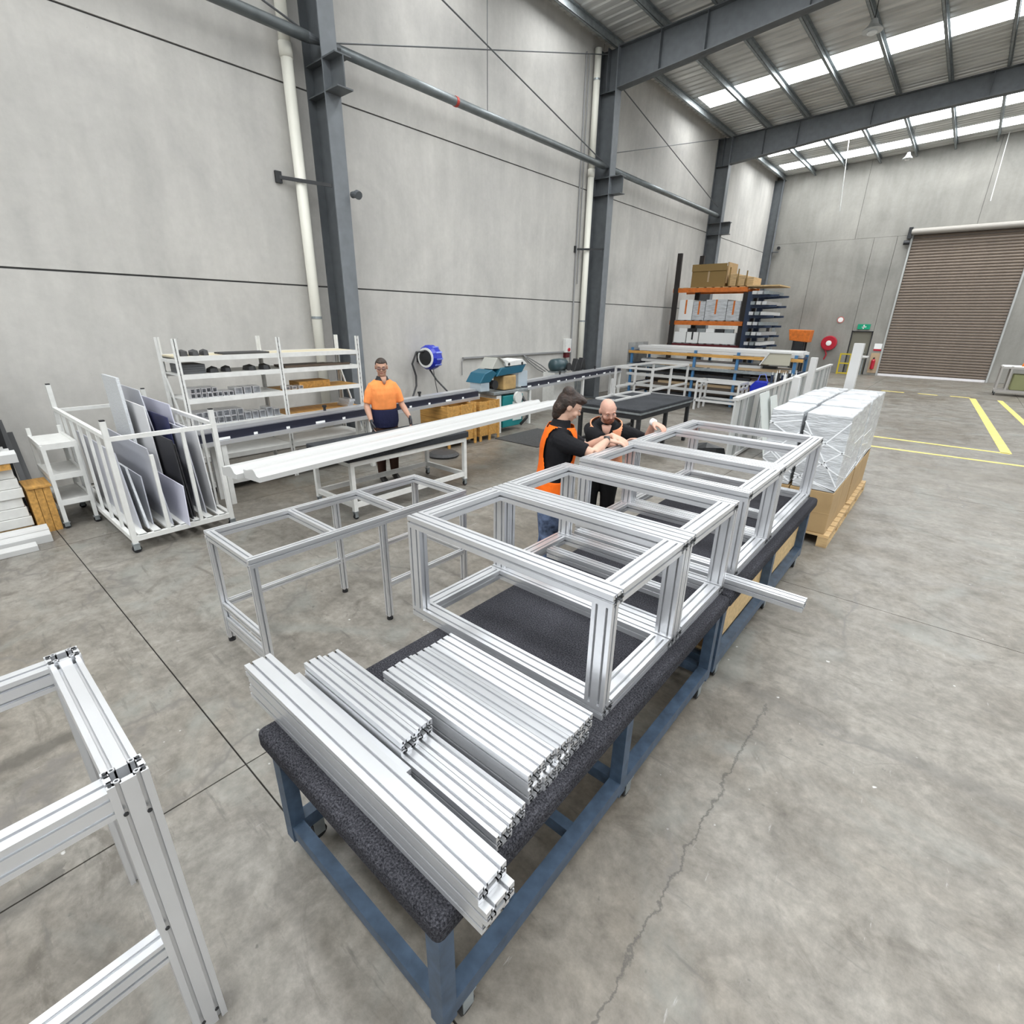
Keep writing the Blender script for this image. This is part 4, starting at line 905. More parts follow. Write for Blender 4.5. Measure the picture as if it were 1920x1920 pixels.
extrusion('post', (-5.02, 8.9, 0.892), (-5.02, 8.9, 1.20), 0.035, 0.035, t, M_ALUW, (0, 1, 0)); B(-5.06, -4.98, 8.86, 8.94, 0.892, 0.905).build('foot_plate', M_ALUW, t)
def cage(label, x0, x1, y0, y1, h, n, name='post_frame'):
    t = thing(name, label, 'frame', ((x0 + x1) / 2, (y0 + y1) / 2, 0))
    w = 0.05
    for x in (x0, x1):
        for z in (h - w / 2, 0.25, 0.62): MB().sweep((x, y0, z), (x, y1, z), rect(w, w)).build('rail', M_ALUW, t)
        for k in range(n): yy = y0 + (y1 - y0) * k / (n - 1); B(x - w / 2, x + w / 2, yy - w / 2, yy + w / 2, 0, h - w).build('post', M_ALUW, t)
    for yy in (y0, y1):
        for z in (h - w / 2, 0.25): MB().sweep((x0, yy, z), (x1, yy, z), rect(w, w)).build('rail', M_ALUW, t)
    return t
cage('white post frame standing between the dark table and the stock rack', -6.75, -5.72, 12.1, 14.3, 1.15, 3)
cage('small white stand in front of the stock rack', -5.25, -4.15, 13.9, 14.6, 0.78, 3, 'rack_stand')

# ================================================================== LONG STOCK RACK
def stock_rack():
    x0, x1, y0, y1 = -7.95, -3.02, 14.98, 16.25
    t = thing('stock_rack', 'long rack of stacked profile lengths in front of the carton rack', 'rack', ((x0 + x1) / 2, (y0 + y1) / 2, 0))
    for x in (-7.85, -5.84, -4.64, -3.2):
        for yy in (y0, y1 - 0.06): B(x - 0.035, x + 0.035, yy, yy + 0.06, 0, 1.48).build('upright', mat('blue_upright', (0.05, 0.16, 0.32), 0.45), t)
    for i, z in enumerate((1.40, 1.02, 0.74, 0.42, 0.16)):
        for x in (-7.85, -5.84, -4.64, -3.2): B(x - 0.03, x + 0.03, y0 + 0.06, y1 - 0.06, z - 0.06, z).build('support_arm', M_NAVY, t)
        B(x0, x1, y0 - 0.03, y0, z - 0.085, z - 0.005).build('front_beam', M_CRATE if i == 0 else (M_ALUW if i in (2, 3) else M_GALV), t)
    B(x0 - 0.02, x0, y0 - 0.05, y1, 0.72, 1.62).build('end_plate', mat('grey_end_plate', (0.27, 0.27, 0.26), 0.6, noise=(4, 0.3)), t)
stock_rack()
M_BRZ = mat('bronze_length', (0.10, 0.075, 0.055), 0.45); M_CHAR = mat('charcoal_length', (0.03, 0.032, 0.036), 0.4); M_TAN = mat('tan_length', (0.45, 0.33, 0.2), 0.5)
cols = [[M_ALUW, M_ALUW, M_ALUW, M_ALUW], [M_TAN, M_ALUW, M_CHAR, M_ALU], [M_CHAR, M_BRZ, M_CHAR, M_ALU], [M_BRZ, M_TAN, M_CHAR, M_ALUW], [M_CHAR, M_CHAR, M_BRZ, M_CHAR]]
cname = {'white_coated_aluminium': 'white', 'tan_length': 'tan', 'charcoal_length': 'charcoal', 'mill_aluminium': 'silver', 'bronze_length': 'bronze'}
lvl = ['top', 'second', 'third', 'fourth', 'lowest']
for i, z in enumerate((1.40, 1.02, 0.74, 0.42, 0.16)):
    n = 8 if i == 0 else 6
    for k in range(n):
        for j in range(2 if i == 0 else random.choice((1, 2, 2))):
            m_ = cols[i][(k + j) % 4]; w = 0.14 if i == 0 else 0.17; h = 0.075 if i == 0 else 0.07
            xa = -7.75 + random.uniform(0, .35) if i == 0 else random.uniform(-7.8, -6.9); xb = random.uniform(-3.3, -3.0) if i == 0 else random.uniform(-4.6, -3.1)
            o = MB().sweep((xa + 5.4, 0, 0), (xb + 5.4, 0, 0), rect(w - 0.01, h - 0.004)).build('stock_length', m_)
            o.location = (-5.4, (15.115 if i == 0 else 15.135) + k * (w if i == 0 else 0.18), z + h / 2 + h * j)
            L_ = '%s length on the %s level of the stock rack' % (cname[m_.name], lvl[i]); tag(o, L_, 'profile', L_)
t = thing('carry_bag', 'blue plastic carry bag hanging on the stock rack', 'bag', (-3.93, 14.86, 0.4))
MB().prism([(-4.12, 14.78, 0.42), (-3.66, 14.78, 0.40), (-3.62, 14.78, 0.62), (-3.72, 14.78, 0.80), (-4.02, 14.78, 0.80), (-4.15, 14.78, 0.64)], (0, 0.16, 0)).build('sack', M_RBLUE, t, bevel=0.03)
MB().tube([(-3.98, 14.86, 0.80), (-3.95, 14.86, 0.95), (-3.82, 14.86, 0.98), (-3.74, 14.86, 0.80)], 0.012, 6).build('handle', mat('pale_blue_plastic', (0.2, 0.26, 0.75), 0.3), t)
t = thing('pale_hood', 'pale slanted cover panel leaning on the stock rack', 'cover', (-3.7, 14.9, 1.0))
MB().prism([(-4.0, 14.90, 1.22), (-3.3, 14.90, 1.22), (-3.3, 14.90, 1.52), (-3.82, 14.90, 1.52)], (0, 0.02, 0)).build('sheet', mat('khaki_sheet', (0.42, 0.40, 0.32), 0.6), t)
for a, b in (((-4.02, 14.89, 1.20), (-3.82, 14.89, 1.54)), ((-3.82, 14.89, 1.53), (-3.3, 14.89, 1.53))): MB().sweep(a, b, rect(0.03, 0.03), (0, 1, 0)).build('edge_strip', M_ALUW, t)
t = thing('tube_stand', 'grey steel stand at the end of the stock rack', 'stand', (-3.3, 14.6, 0))
B(-3.62, -2.98, 14.45, 14.8, 0.77, 0.80).build('top_plate', M_GALV, t)
for x in (-3.6, -3.02):
    for yy in (14.47, 14.76): B(x - 0.02, x + 0.02, yy - 0.02, yy + 0.02, 0, 0.77).build('leg', M_GALV, t)
for k in range(8):
    x = -3.57 + 0.075 * k; yy = 14.55 + 0.1 * (k % 2)
    t = thing('caulking_tube', '%s caulking tube on the grey steel stand' % ('navy', 'white', 'black')[k % 3], 'tube', (x, yy, 0.80), '%s caulking tubes' % ('navy', 'white', 'black')[k % 3])
    MB().cyl((x, yy, 0.80), (x, yy, 1.0 + 0.03 * (k % 3)), 0.034, 10).build('barrel', (M_NAVY, M_SIGNW, M_BLACK)[k % 3], t); MB().cyl((x, yy, 1.0 + 0.03 * (k % 3)), (x, yy, 1.08 + 0.03 * (k % 3)), 0.012, 8, 0.004).build('nozzle', M_SIGNW, t)

# ================================================================== CARTON RACK AND CANTILEVER RACK
def carton_rack():
    x0, x1, y0, y1 = -8.45, -5.95, 19.0, 20.2
    t = thing('carton_rack', 'tall black post rack with orange beams beside the far column', 'rack', ((x0 + x1) / 2, (y0 + y1) / 2, 0))
    for x, yy, h in ((-8.42, 19.0, 4.5), (-8.05, 20.1, 4.5), (-5.98, 19.1, 3.2), (-5.98, 20.1, 3.2)):
        B(x - 0.08, x + 0.08, yy - 0.05, yy + 0.05, 0, h).build('upright', mat('brown_black_paint', (0.018, 0.014, 0.013), 0.5), t)
    for z, m_ in ((1.50, M_DRED), (2.28, M_ORANGE), (3.36, M_ORANGE)):
        for yy in (y0 - 0.02, y1): B(x0 - 0.08, -5.92, yy, yy + 0.06, z - 0.14, z).build('beam', m_, t)
        for k in range(9): B(x0 + 0.28 * k, x0 + 0.28 * k + 0.18, y0, y1 + 0.06, z, z + 0.025).build('deck_board', M_WOOD if z > 3 else M_GALV, t)
    for k in range(4): B(-5.95 + 0.26 * k, -5.95 + 0.26 * k + 0.24, y0 - 0.1, y1, 3.36, 3.40).build('deck_board', M_WOOD, t)
carton_rack()
def carton(name, x0, x1, y0, y1, z0, z1, label, m_, group=None, tape=True, tm=None):
    t = thing(name, label, 'box', ((x0 + x1) / 2, (y0 + y1) / 2, z0), group)
    B(x0, x1, y0, y1, z0, z1).build('carton_body', m_, t, bevel=0.008)
    if tape: B((x0 + x1) / 2 - 0.03, (x0 + x1) / 2 + 0.03, y0 - 0.002, y1 + 0.002, z0 + (z1 - z0) * 0.3, z1 + 0.002).build('tape', tm or M_TAN, t)
    return t
M_DCARD = mat('dark_cardboard', (0.26, 0.17, 0.06), 0.8)  # darker brown than the other cardboard
t = carton('open_carton', -7.95, -6.75, 19.1, 20.0, 3.386, 3.95, 'large brown carton with an open top on the highest deck', M_DCARD)
for x0, x1, a, b in ((-7.95, -6.75, 19.06, 19.09), (-7.95, -6.75, 20.02, 20.05)): B(x0, x1, a, b, 3.90, 4.12).build('flap', M_DCARD, t)
B(-6.74, -6.70, 19.1, 20.0, 3.5, 4.15).build('flap', M_CARD, t)
for k in range(3):
    t = carton('timber_offcut_box', -6.62 + 0.28 * k, -6.37 + 0.28 * k, 19.05, 19.9, 3.402, 3.78 - 0.06 * k, ['pale timber box against the open carton', 'middle pale timber box on the highest deck', 'pale timber box at the deck end'][k], M_WOOD, 'timber boxes on the highest deck', False)
    B(-6.62 + 0.28 * k, -6.58 + 0.28 * k, 19.03, 19.05, 3.41, 3.98 - 0.06 * k).build('stake', M_DCARD, t)
for k, (a, b) in enumerate(((-8.25, -7.75), (-7.73, -7.30), (-7.28, -6.55), (-6.53, -6.09))):
    carton('white_carton', a, b, 19.05, 19.95, 2.306, 2.98 - 0.05 * (k % 2), ['white printed carton at the post end of the orange level', 'second wrapped white carton on the orange level', 'widest wrapped white carton on the orange level', 'white carton at the open end of the orange level'][k], M_WRAP if k else M_SIGNW, 'white cartons on the orange level', True, M_ORANGE)
for k, (a, b) in enumerate(((-8.3, -7.86), (-7.82, -7.4), (-7.36, -6.09))):
    carton('white_carton', a, b, 19.02, 19.95, 1.526, 1.90, ['white carton with a dark print above the red beam', 'small white carton with a black patch above the red beam', 'long plain white carton above the red beam'][k], M_SIGNW, 'white cartons on the red beam', k == 1, M_BLACK)
for k in range(6): 
    o = MB().sweep((-0.15, 0, 0), (0.15, 0, 0), rect(0.10, 0.12)).build('parts_bag', (M_SIGNW, M_BLACK, M_GALV)[k % 3]); o.location = (-8.0 + 0.33 * k, 19.12, 1.96 + 0.004); tag(o, '%s parts pack in the row on top of the white cartons' % ('white', 'black', 'grey')[k % 3], 'pack', '%s parts packs' % ('white', 'black', 'grey')[k % 3])
def cantilever():
    t = thing('cantilever_rack', 'dark blue cantilever rack with projecting arms by the carton rack', 'rack', (-5.6, 19.6, 0))
    for yy in (18.7, 19.9):
        B(-5.78, -5.62, yy - 0.06, yy + 0.06, 0, 3.2).build('upright', M_NAVY, t); B(-5.8, -4.7, yy - 0.08, yy + 0.08, 0, 0.12).build('base', M_NAVY, t)
        for k in range(6): MB().prism([(-5.62, yy - 0.04, 1.45 + 0.31 * k), (-4.95 + 0.02 * k, yy - 0.04, 1.49 + 0.31 * k), (-4.95 + 0.02 * k, yy - 0.04, 1.55 + 0.31 * k), (-5.62, yy - 0.04, 1.55 + 0.31 * k)], (0, 0.08, 0)).build('arm', M_NAVY, t)
cantilever()
for k in range(6):
    for j in range(3):
        o = MB().sweep((0, -0.9, 0), (0, 0.9, 0), rect(0.13, 0.10)).build('silver_length', (M_ALU, M_GALV, M_ALUW)[(j + k) % 3]); o.location = (-5.52 + 0.18 * j, 19.3, 1.552 + 0.31 * k + 0.052)
        tag(o, '%s length end resting on the %s cantilever arm' % (('silver', 'grey', 'white')[(j + k) % 3], ['lowest', 'second', 'third', 'fourth', 'fifth', 'topmost'][k]), 'profile', 'lengths on the %s cantilever arm' % ['lowest', 'second', 'third', 'fourth', 'fifth', 'topmost'][k])

# ================================================================== PANEL ROW AND WRAPPED PALLETS
def panel_row():
    a, b = Vector((-2.62, 8.7, 0)), Vector((-2.96, 18.6, 0)); d = (b - a).normalized(); n = Vector((d.y, -d.x, 0))
    t = thing('balustrade_panel_row', 'long row of upright silver balustrade panels behind the wrapped pallets', 'panels', ((a + b) / 2)[:])
    MB().sweep(a + Vector((0, 0, 1.08)), b + Vector((0, 0, 1.08)), rect(0.09, 0.05)).build('top_rail', M_ALUW, t)
    MB().sweep(a + Vector((0, 0, 0.06)), b + Vector((0, 0, 0.06)), rect(0.07, 0.05)).build('bottom_rail', M_ALUW, t)
    Ln = (b - a).length; k = 0; s = 0.0
    ms = [mat('panel_silver', (0.60, 0.62, 0.62), 0.4, 0.3), mat('panel_grey', (0.36, 0.38, 0.38), 0.4, 0.3), M_ALU]
    while s < Ln - 0.3:
        w = (0.30, 0.14, 0.22, 0.10, 0.34)[k % 5]
        MB().sweep(a + d * (s + w / 2) + Vector((0, 0, 0.085)), a + d * (s + w / 2) + Vector((0, 0, 1.055)), rect(0.05 if k % 2 else 0.03, w - 0.02), (d.x, d.y, 0)).build('panel', ms[k % 3], t); s += w; k += 1
panel_row()
for k, (x, yy, w) in enumerate(((-2.52, 9.55, 0.55), (-2.44, 9.95, 0.4))):
    t = tag(MB().prism([(x + 0.28, yy, 0.002), (x + 0.28, yy + w, 0.002), (x + 0.03, yy + w, 1.10 - 0.08 * k), (x + 0.03, yy, 1.10 - 0.08 * k)], (0.012, 0, 0)).build('glass_sheet', mat('frosted_glass', (0.68, 0.72, 0.70), 0.25)), ['frosted sheet leaning on the balustrade panels', 'narrower frosted sheet leaning behind another'][k], 'sheet')
clutter('black_sack', 'sack', -3.1, 9.1, 0.0, 0.8, 0.5, 0.22, M_BLACK, 'black sack on the floor beyond the carpeted tables')

def pallet(label, x0, x1, y0, y1):
    t = thing('timber_pallet', label, 'pallet', ((x0 + x1) / 2, (y0 + y1) / 2, 0), 'pallets under the wrapped loads')
    n = 7; w = (y1 - y0) / n
    for k in range(n): B(x0, x1, y0 + k * w + 0.01, y0 + (k + 1) * w - 0.01, 0.115, 0.138).build('deck_plank', M_WOOD, t)
    for k in range(3):
        x = x0 + (x1 - x0 - 0.1) * k / 2; B(x, x + 0.1, y0, y1, 0.09, 0.115).build('stringer', M_WOOD, t)
        for q in (y0, (y0 + y1) / 2 - 0.06, y1 - 0.12): B(x, x + 0.1, q, q + 0.12, 0.022, 0.09).build('block', M_WOOD, t)
        B(x, x + 0.1, y0, y1, 0.0, 0.022).build('skid', M_WOOD, t)
def wrapped_box(label, x0, x1, y0, y1, z0, z1, seed):
    rs = random.Random(seed); t = thing('wrapped_box', label, 'box', ((x0 + x1) / 2, (y0 + y1) / 2, z0), 'film wrapped white boxes on the pallets')
    B(x0, x1, y0, y1, z0, z1).build('box_body', M_WRAP, t, bevel=0.015)
    M_FILM = mat('film_fold', (0.9, 0.92, 0.94), 0.12, spec=0.8)
    for k in range(7):                                    # taut folds of film on the two open faces
        za, zb_ = rs.uniform(z0 + .05, z1 - .02), rs.uniform(z0 + .05, z1 - .02)
        if k < 4: zb_ = za - 0.12 - 0.15 * rs.random(); zb_ = max(zb_, z0 + 0.02)
        MB().sweep((x0, y0 - 0.001, za), (x1, y0 - 0.001, zb_), rect(0.004, 0.012), (0, 0, 1)).build('film_fold', M_FILM, t)
        if k < 4: MB().sweep((x1 + 0.001, y0, zb_), (x1 + 0.001, y1, max(z0 + .02, zb_ - rs.uniform(-.1, .25))), rect(0.004, 0.012), (0, 0, 1)).build('film_fold', M_FILM, t)
    MB().prism([(x0 + 0.02, y0 + 0.02, z1), (x1 - 0.02, y0 + 0.05, z1), (x1 - 0.06, y0 + 0.12, z1 + 0.035), (x0 + 0.08, y0 + 0.1, z1 + 0.02)], (0, 0.05, 0.0)).build('film_crest', M_WRAP, t)
    return t
pl = [(5.95, 7.22), (7.32, 8.62)]
for i, (a, b) in enumerate(pl):
    x0, x1 = -1.40, -0.65; xm = (x0 + x1) / 2 - 0.05; ym = (a + b) / 2
    who = ['nearer the carpeted tables', 'farther from the carpeted tables'][i]
    pallet('timber pallet ' + who, x0 - 0.02, x1 + 0.05, a - 0.02, b + 0.02)
    for j, (p, q) in enumerate(((a, ym - 0.005), (ym + 0.005, b))):
        for k, (u, v) in enumerate(((x0, xm - 0.004), (xm + 0.004, x1))):
            side = ['table side', 'aisle side'][k]; fb = ['first', 'second'][j]
            t = carton('brown_carton', u, v, p, q, 0.139, 0.60, 'brown carton under film, %s, %s row on the pallet %s' % (side, fb, who), M_CARD, 'brown cartons under the wrapped boxes', False)
            if j == 0: B(u, v, p - 0.002, p + 0.001, 0.365, 0.372).build('tape', M_WOOD, t)
            wrapped_box('film wrapped white box, %s, %s row on the pallet %s' % (side, fb, who), u + (0.004 if k == 0 else 0.012), v - (0.012 if k == 0 else 0.004), p, q, 0.602, 1.40 + 0.02 * ((i + j) % 2), i * 10 + j * 3 + k)
for x, h, w, lb in ((-1.64, 1.78, 0.085, 'shorter white post standing behind the wrapped boxes'), (-1.12, 2.0, 0.12, 'tallest white post standing behind the wrapped boxes')):
    t = thing('boxed_post', lb, 'post', (x, 8.85, 0)); extrusion('post', (x, 8.85, 0.012), (x, 8.85, h), w, w, t, M_ALUW, (0, 1, 0), slots=False); B(x - 0.1, x + 0.1, 8.75, 8.95, 0, 0.012).build('foot_plate', M_ALUW, t)
t = thing('boxed_post', 'short white post wrapped in film at the panel side', 'post', (-1.55, 7.0, 0)); extrusion('post', (-1.50, 7.3, 0.012), (-1.50, 7.3, 1.62), 0.08, 0.08, t, M_ALUW, (0, 1, 0), slots=False); B(-1.58, -1.43, 7.22, 7.38, 0, 0.012).build('foot_plate', M_ALUW, t)

# ================================================================== END WALL FITTINGS
Yw = YB
t = thing('exit_sign', 'green running man exit sign above the grey door', 'sign', (-3.8, Yw, 2.03))
B(-4.05, -3.55, Yw - 0.06, Yw, 2.03, 2.26).build('sign_box', M_GREEN, t)
MB().cyl((-3.80, Yw - 0.066, 2.20), (-3.80, Yw - 0.06, 2.20), 0.03, 10).prism([(-3.83, Yw - 0.064, 2.06), (-3.79, Yw - 0.064, 2.06), (-3.78, Yw - 0.064, 2.17), (-3.84, Yw - 0.064, 2.17)], (0, 0.004, 0)).prism([(-3.90, Yw - 0.064, 2.12), (-3.84, Yw - 0.064, 2.15), (-3.70, Yw - 0.064, 2.16), (-3.70, Yw - 0.064, 2.13), (-3.83, Yw - 0.064, 2.11)], (0, 0.004, 0)).build('pictogram', M_SIGNW, t)
t = thing('fire_hose_reel', 'round red fire hose reel on the end wall', 'hose reel', (-5.07, Yw, 1.0))
MB().lathe((-5.07, Yw, 1.37), (0, -1, 0), [(0.30, 0.02), (0.34, 0.03), (0.34, 0.16), (0.30, 0.17)], 24).build('drum', M_RED, t)
MB().lathe((-5.07, Yw - 0.17, 1.37), (0, -1, 0), [(0.12, 0.0), (0.12, 0.02), (0.03, 0.03)], 16).build('hub', M_SIGNW, t)
MB().tube([(-5.2, Yw - 0.1, 1.06), (-5.12, Yw - 0.1, 0.95), (-5.08, Yw - 0.1, 0.82), (-5.15, Yw - 0.1, 0.6)], 0.03, 8).build('hose', M_RED, t)
t = thing('round_sign', 'small round red rimmed sign above the fire hose reel', 'sign', (-4.82, Yw, 2.4))
MB().cyl((-4.82, Yw, 2.44), (-4.82, Yw - 0.012, 2.44), 0.15, 20).build('rim', mat('dull_red', (0.45, 0.14, 0.12), 0.5), t); MB().cyl((-4.82, Yw - 0.012, 2.44), (-4.82, Yw - 0.018, 2.44), 0.11, 20).build('face', M_SIGNW, t)
t = thing('fire_extinguisher', 'red fire extinguisher on a timber board by the roller door', 'extinguisher', (-3.05, Yw, 0.2))
B(-3.24, -2.88, Yw - 0.02, Yw, 0.10, 1.0).build('back_board', mat('tan_board', (0.46, 0.34, 0.22), 0.7), t)
MB().lathe((-3.08, Yw - 0.10, 0.28), (0, 0, 1), [(0.075, 0.0), (0.08, 0.02), (0.08, 0.38), (0.03, 0.46)], 14).build('cylinder', M_RED, t)
MB().box(-3.11, -3.05, Yw - 0.14, Yw - 0.04, 0.74, 0.80).build('valve', M_BLACK, t)
t = thing('helmet_sign', 'white safety sign above the fire extinguisher', 'sign', (-3.05, Yw, 1.1)); B(-3.2, -2.9, Yw - 0.015, Yw, 1.12, 1.42).build('plate', M_SIGNW, t); B(-3.2, -2.9, Yw - 0.017, Yw - 0.014, 1.10, 1.18).build('band', M_RED, t)
t = thing('orange_hopper', 'orange steel hopper on a black stand near the fire hose reel', 'hopper', (-6.22, 29.0, 0))
MB().prism([(-6.60, 28.7, 1.47), (-5.75, 28.7, 1.40), (-5.72, 28.7, 1.95), (-6.70, 28.7, 1.97)], (0, 0.7, 0)).build('bin', M_ORANGE, t, bevel=0.02)
for x in (-6.4, -5.95):
    for yy in (28.8, 29.3): B(x - 0.04, x + 0.04, yy - 0.04, yy + 0.04, 0, 1.45).build('leg', M_BLACK, t)
B(-6.35, -5.95, 28.72, 28.76, 1.0, 1.44).build('front_plate', M_BLACK, t)
t = thing('yellow_guard', 'yellow steel guard rail in front of the grey door', 'barrier', (-4.1, 29.4, 0))
for x in (-4.38, -3.95): B(x - 0.03, x + 0.03, 29.37, 29.43, 0, 0.95).build('post', mat('safety_yellow', (0.55, 0.42, 0.02), 0.5), t)
for z in (0.05, 0.5, 0.92): B(-4.35, -3.98, 29.38, 29.42, z - 0.03, z + 0.03).build('rail', MATS['safety_yellow'], t)
t = thing('white_basin', 'white round basin on a post beside the yellow guard', 'basin', (-3.45, 29.5, 0)); B(-3.48, -3.42, 29.47, 29.53, 0, 0.75).build('pedestal', M_GALV, t)
MB().lathe((-3.45, 29.5, 0.75), (0, 0, 1), [(0.05, 0), (0.18, 0.05), (0.20, 0.12), (0.17, 0.11)], 16).build('bowl', M_SIGNW, t)
t = thing('wall_camera', 'small black camera high on the end wall by the column', 'camera', (-8.2, Yw, 5.7)); B(-8.24, -8.16, Yw - 0.08, Yw, 5.7, 5.8).build('bracket', M_BLACK, t); MB().cyl((-8.2, Yw - 0.08, 5.74), (-8.12, Yw - 0.3, 5.70), 0.07, 12).build('lens_body', M_BLACK, t)
for k, (xa, za) in enumerate(((-7.35, 1.75), (-7.08, 1.8))):
    t = thing('lean_post', ['dark post leaning by the orange hopper', 'white capped dark post by the orange hopper'][k], 'post', (xa, 27.5, 0)); B(xa - 0.06, xa + 0.06, 27.45, 27.55, 0, 2.05).build('post', (M_BLACK, M_GALV)[k], t)

# trolley at the roller door
def door_trolley():
    x0, x1, y0, y1 = 1.20, 2.20, 24.7, 25.5
    t = thing('frame_trolley', 'grey tube trolley beside the roller door', 'trolley', ((x0 + x1) / 2, (y0 + y1) / 2, 0)); g = mat('tube_grey', (0.40, 0.38, 0.36), 0.5)
    for x in (x0, x0 + 0.25, x1):
        for yy in (y0, y1): B(x - 0.025, x + 0.025, yy - 0.025, yy + 0.025, 0.12, 0.98).build('post', g, t)
    for z in (0.15, 0.93):
        for yy in (y0, y1): B(x0, x1, yy - 0.03, yy + 0.03, z - 0.03, z + 0.03).build('rail', g, t)
        for x in (x0, x1): B(x - 0.03, x + 0.03, y0, y1, z - 0.03, z + 0.03).build('rail', g, t)
    for x in (x0, x1):
        for yy in (y0, y1): caster(t, x, yy, 0.12, 0.05)
    B(x0, x1, y0, y1, 0.96, 0.985).build('top_board', M_SIGNW, t)
    for k in range(5): B(x0 + 0.03, x1 - 0.03, y0 + 0.06 + 0.14 * k, y0 + 0.14 + 0.14 * k, 0.18, 0.195).build('deck_slat', g, t)
    tag(B(x0 + 0.35, x1 - 0.1, y0 + 0.1, y1 - 0.1, 0.196, 0.72).build('storage_bin', mat('olive_bin', (0.24, 0.25, 0.12), 0.6), None, bevel=0.03), 'olive bin on the grey tube trolley', 'bin')
door_trolley()
clutter('orange_rag', 'rag', 1.85, 25.0, 0.986, 0.4, 0.3, 0.16, M_ORANGE, 'orange rag on the grey tube trolley')

# hanging fittings
def pendant(x, y, z, label, r=0.2):
    t = thing('pendant_lamp', label, 'lamp', (x, y, z)); MB().cyl((x, y, z + 0.12), (x, y, roof_z(x) + 0.24), 0.008, 6).build('cable', M_BLACK, t)
    MB().lathe((x, y, z), (0, 0, 1), [(r, 0), (r, 0.01), (r * 0.5, 0.1), (r * 0.3, 0.2)], 18).build('shade', mat('lamp_grey', (0.6, 0.62, 0.62), 0.4), t); MB().lathe((x, y, z - 0.06), (0, 0, 1), [(r * 0.35, 0), (r * 0.5, 0.03), (r * 0.4, 0.06)], 14).build('bulb', M_SIGNW, t)
pendant(-3.15, 15.5, 8.15, 'grey pendant lamp hanging over the carton rack aisle')
pendant(-3.33, 26.7, 8.1, 'white pendant lamp near the end wall', 0.16)
tag(MB().cyl((-5.3, 26, 8.985), (-5.08, 26, 6.45), 0.014, 6).build('hanging_cord', M_SIGNW), 'white cord hanging from the roof before the end wall', 'cord')
tag(MB().cyl((-0.66, 29.8, 9.19), (-0.60, 29.8, 6.9), 0.014, 6).build('hanging_cord', M_SIGNW), 'white cord hanging above the roller door', 'cord')

# ================================================================== PEOPLE
def skin_mat(name, col): return mat(name, col, 0.55, noise=(14, 0.08), spec=0.35)
M_SKIN1, M_SKIN2, M_SKIN3 = skin_mat('skin_tan', (0.47, 0.27, 0.19)), skin_mat('skin_fair', (0.56, 0.35, 0.26)), skin_mat('skin_ruddy', (0.58, 0.34, 0.26))
def cloth(name, col): return mat(name, col, 0.85, noise=(9, 0.10), bump=(22, 0.55), spec=0.2)
M_HIVIS, M_VEST = cloth('hivis_orange_shirt', (0.90, 0.30, 0.09)), cloth('hivis_orange_vest', (0.86, 0.15, 0.012))
M_VEST2 = cloth('pale_orange_vest', (0.85, 0.36, 0.20))
M_SNAVY, M_TEE, M_TROU, M_BTROU = cloth('navy_shirt_cloth', (0.016, 0.018, 0.05)), cloth('black_tee_cloth', (0.010, 0.010, 0.012)), cloth('brown_trouser_cloth', (0.055, 0.028, 0.020)), cloth('black_trouser_cloth', (0.009, 0.009, 0.010))
M_JEAN = mat('washed_denim', (0.10, 0.135, 0.22), 0.85, noise=(13, 0.95), bump=(22, 0.5), spec=0.2)
M_HAIR, M_HAIR2, M_BEARD = mat('dark_brown_hair', (0.030, 0.018, 0.011), 0.6, noise=(40, 0.5), bump=(60, 0.8)), mat('brown_wavy_hair', (0.026, 0.013, 0.008), 0.6, noise=(30, 0.6), bump=(45, 1.0)), mat('auburn_beard', (0.20, 0.07, 0.035), 0.7, noise=(60, 0.4), bump=(80, 0.6))
M_GLOVE = mat('grey_work_glove', (0.035, 0.035, 0.04), 0.8, noise=(30, 0.7)); M_SHOE = mat('black_boot', (0.014, 0.012, 0.011), 0.5)
M_EYE, M_IRIS, M_LIP = mat('eye_white', (0.75, 0.73, 0.7), 0.3), mat('eye_dark', (0.02, 0.015, 0.012), 0.2), mat('lip', (0.33, 0.11, 0.09), 0.5)

def bake(o, voxel, smooth=4):
    """fuse overlapping closed volumes into one continuous skin"""
    rm = o.modifiers.new('fuse', 'REMESH'); rm.mode = 'VOXEL'; rm.voxel_size = voxel
    if smooth: sm = o.modifiers.new('relax', 'SMOOTH'); sm.iterations = smooth; sm.factor = 0.5
    dg = bpy.context.evaluated_depsgraph_get(); me = bpy.data.meshes.new_from_object(o.evaluated_get(dg))
    o.modifiers.clear(); old = o.data; o.data = me; bpy.data.meshes.remove(old)
    for p in me.polygons: p.use_smooth = True
    return o

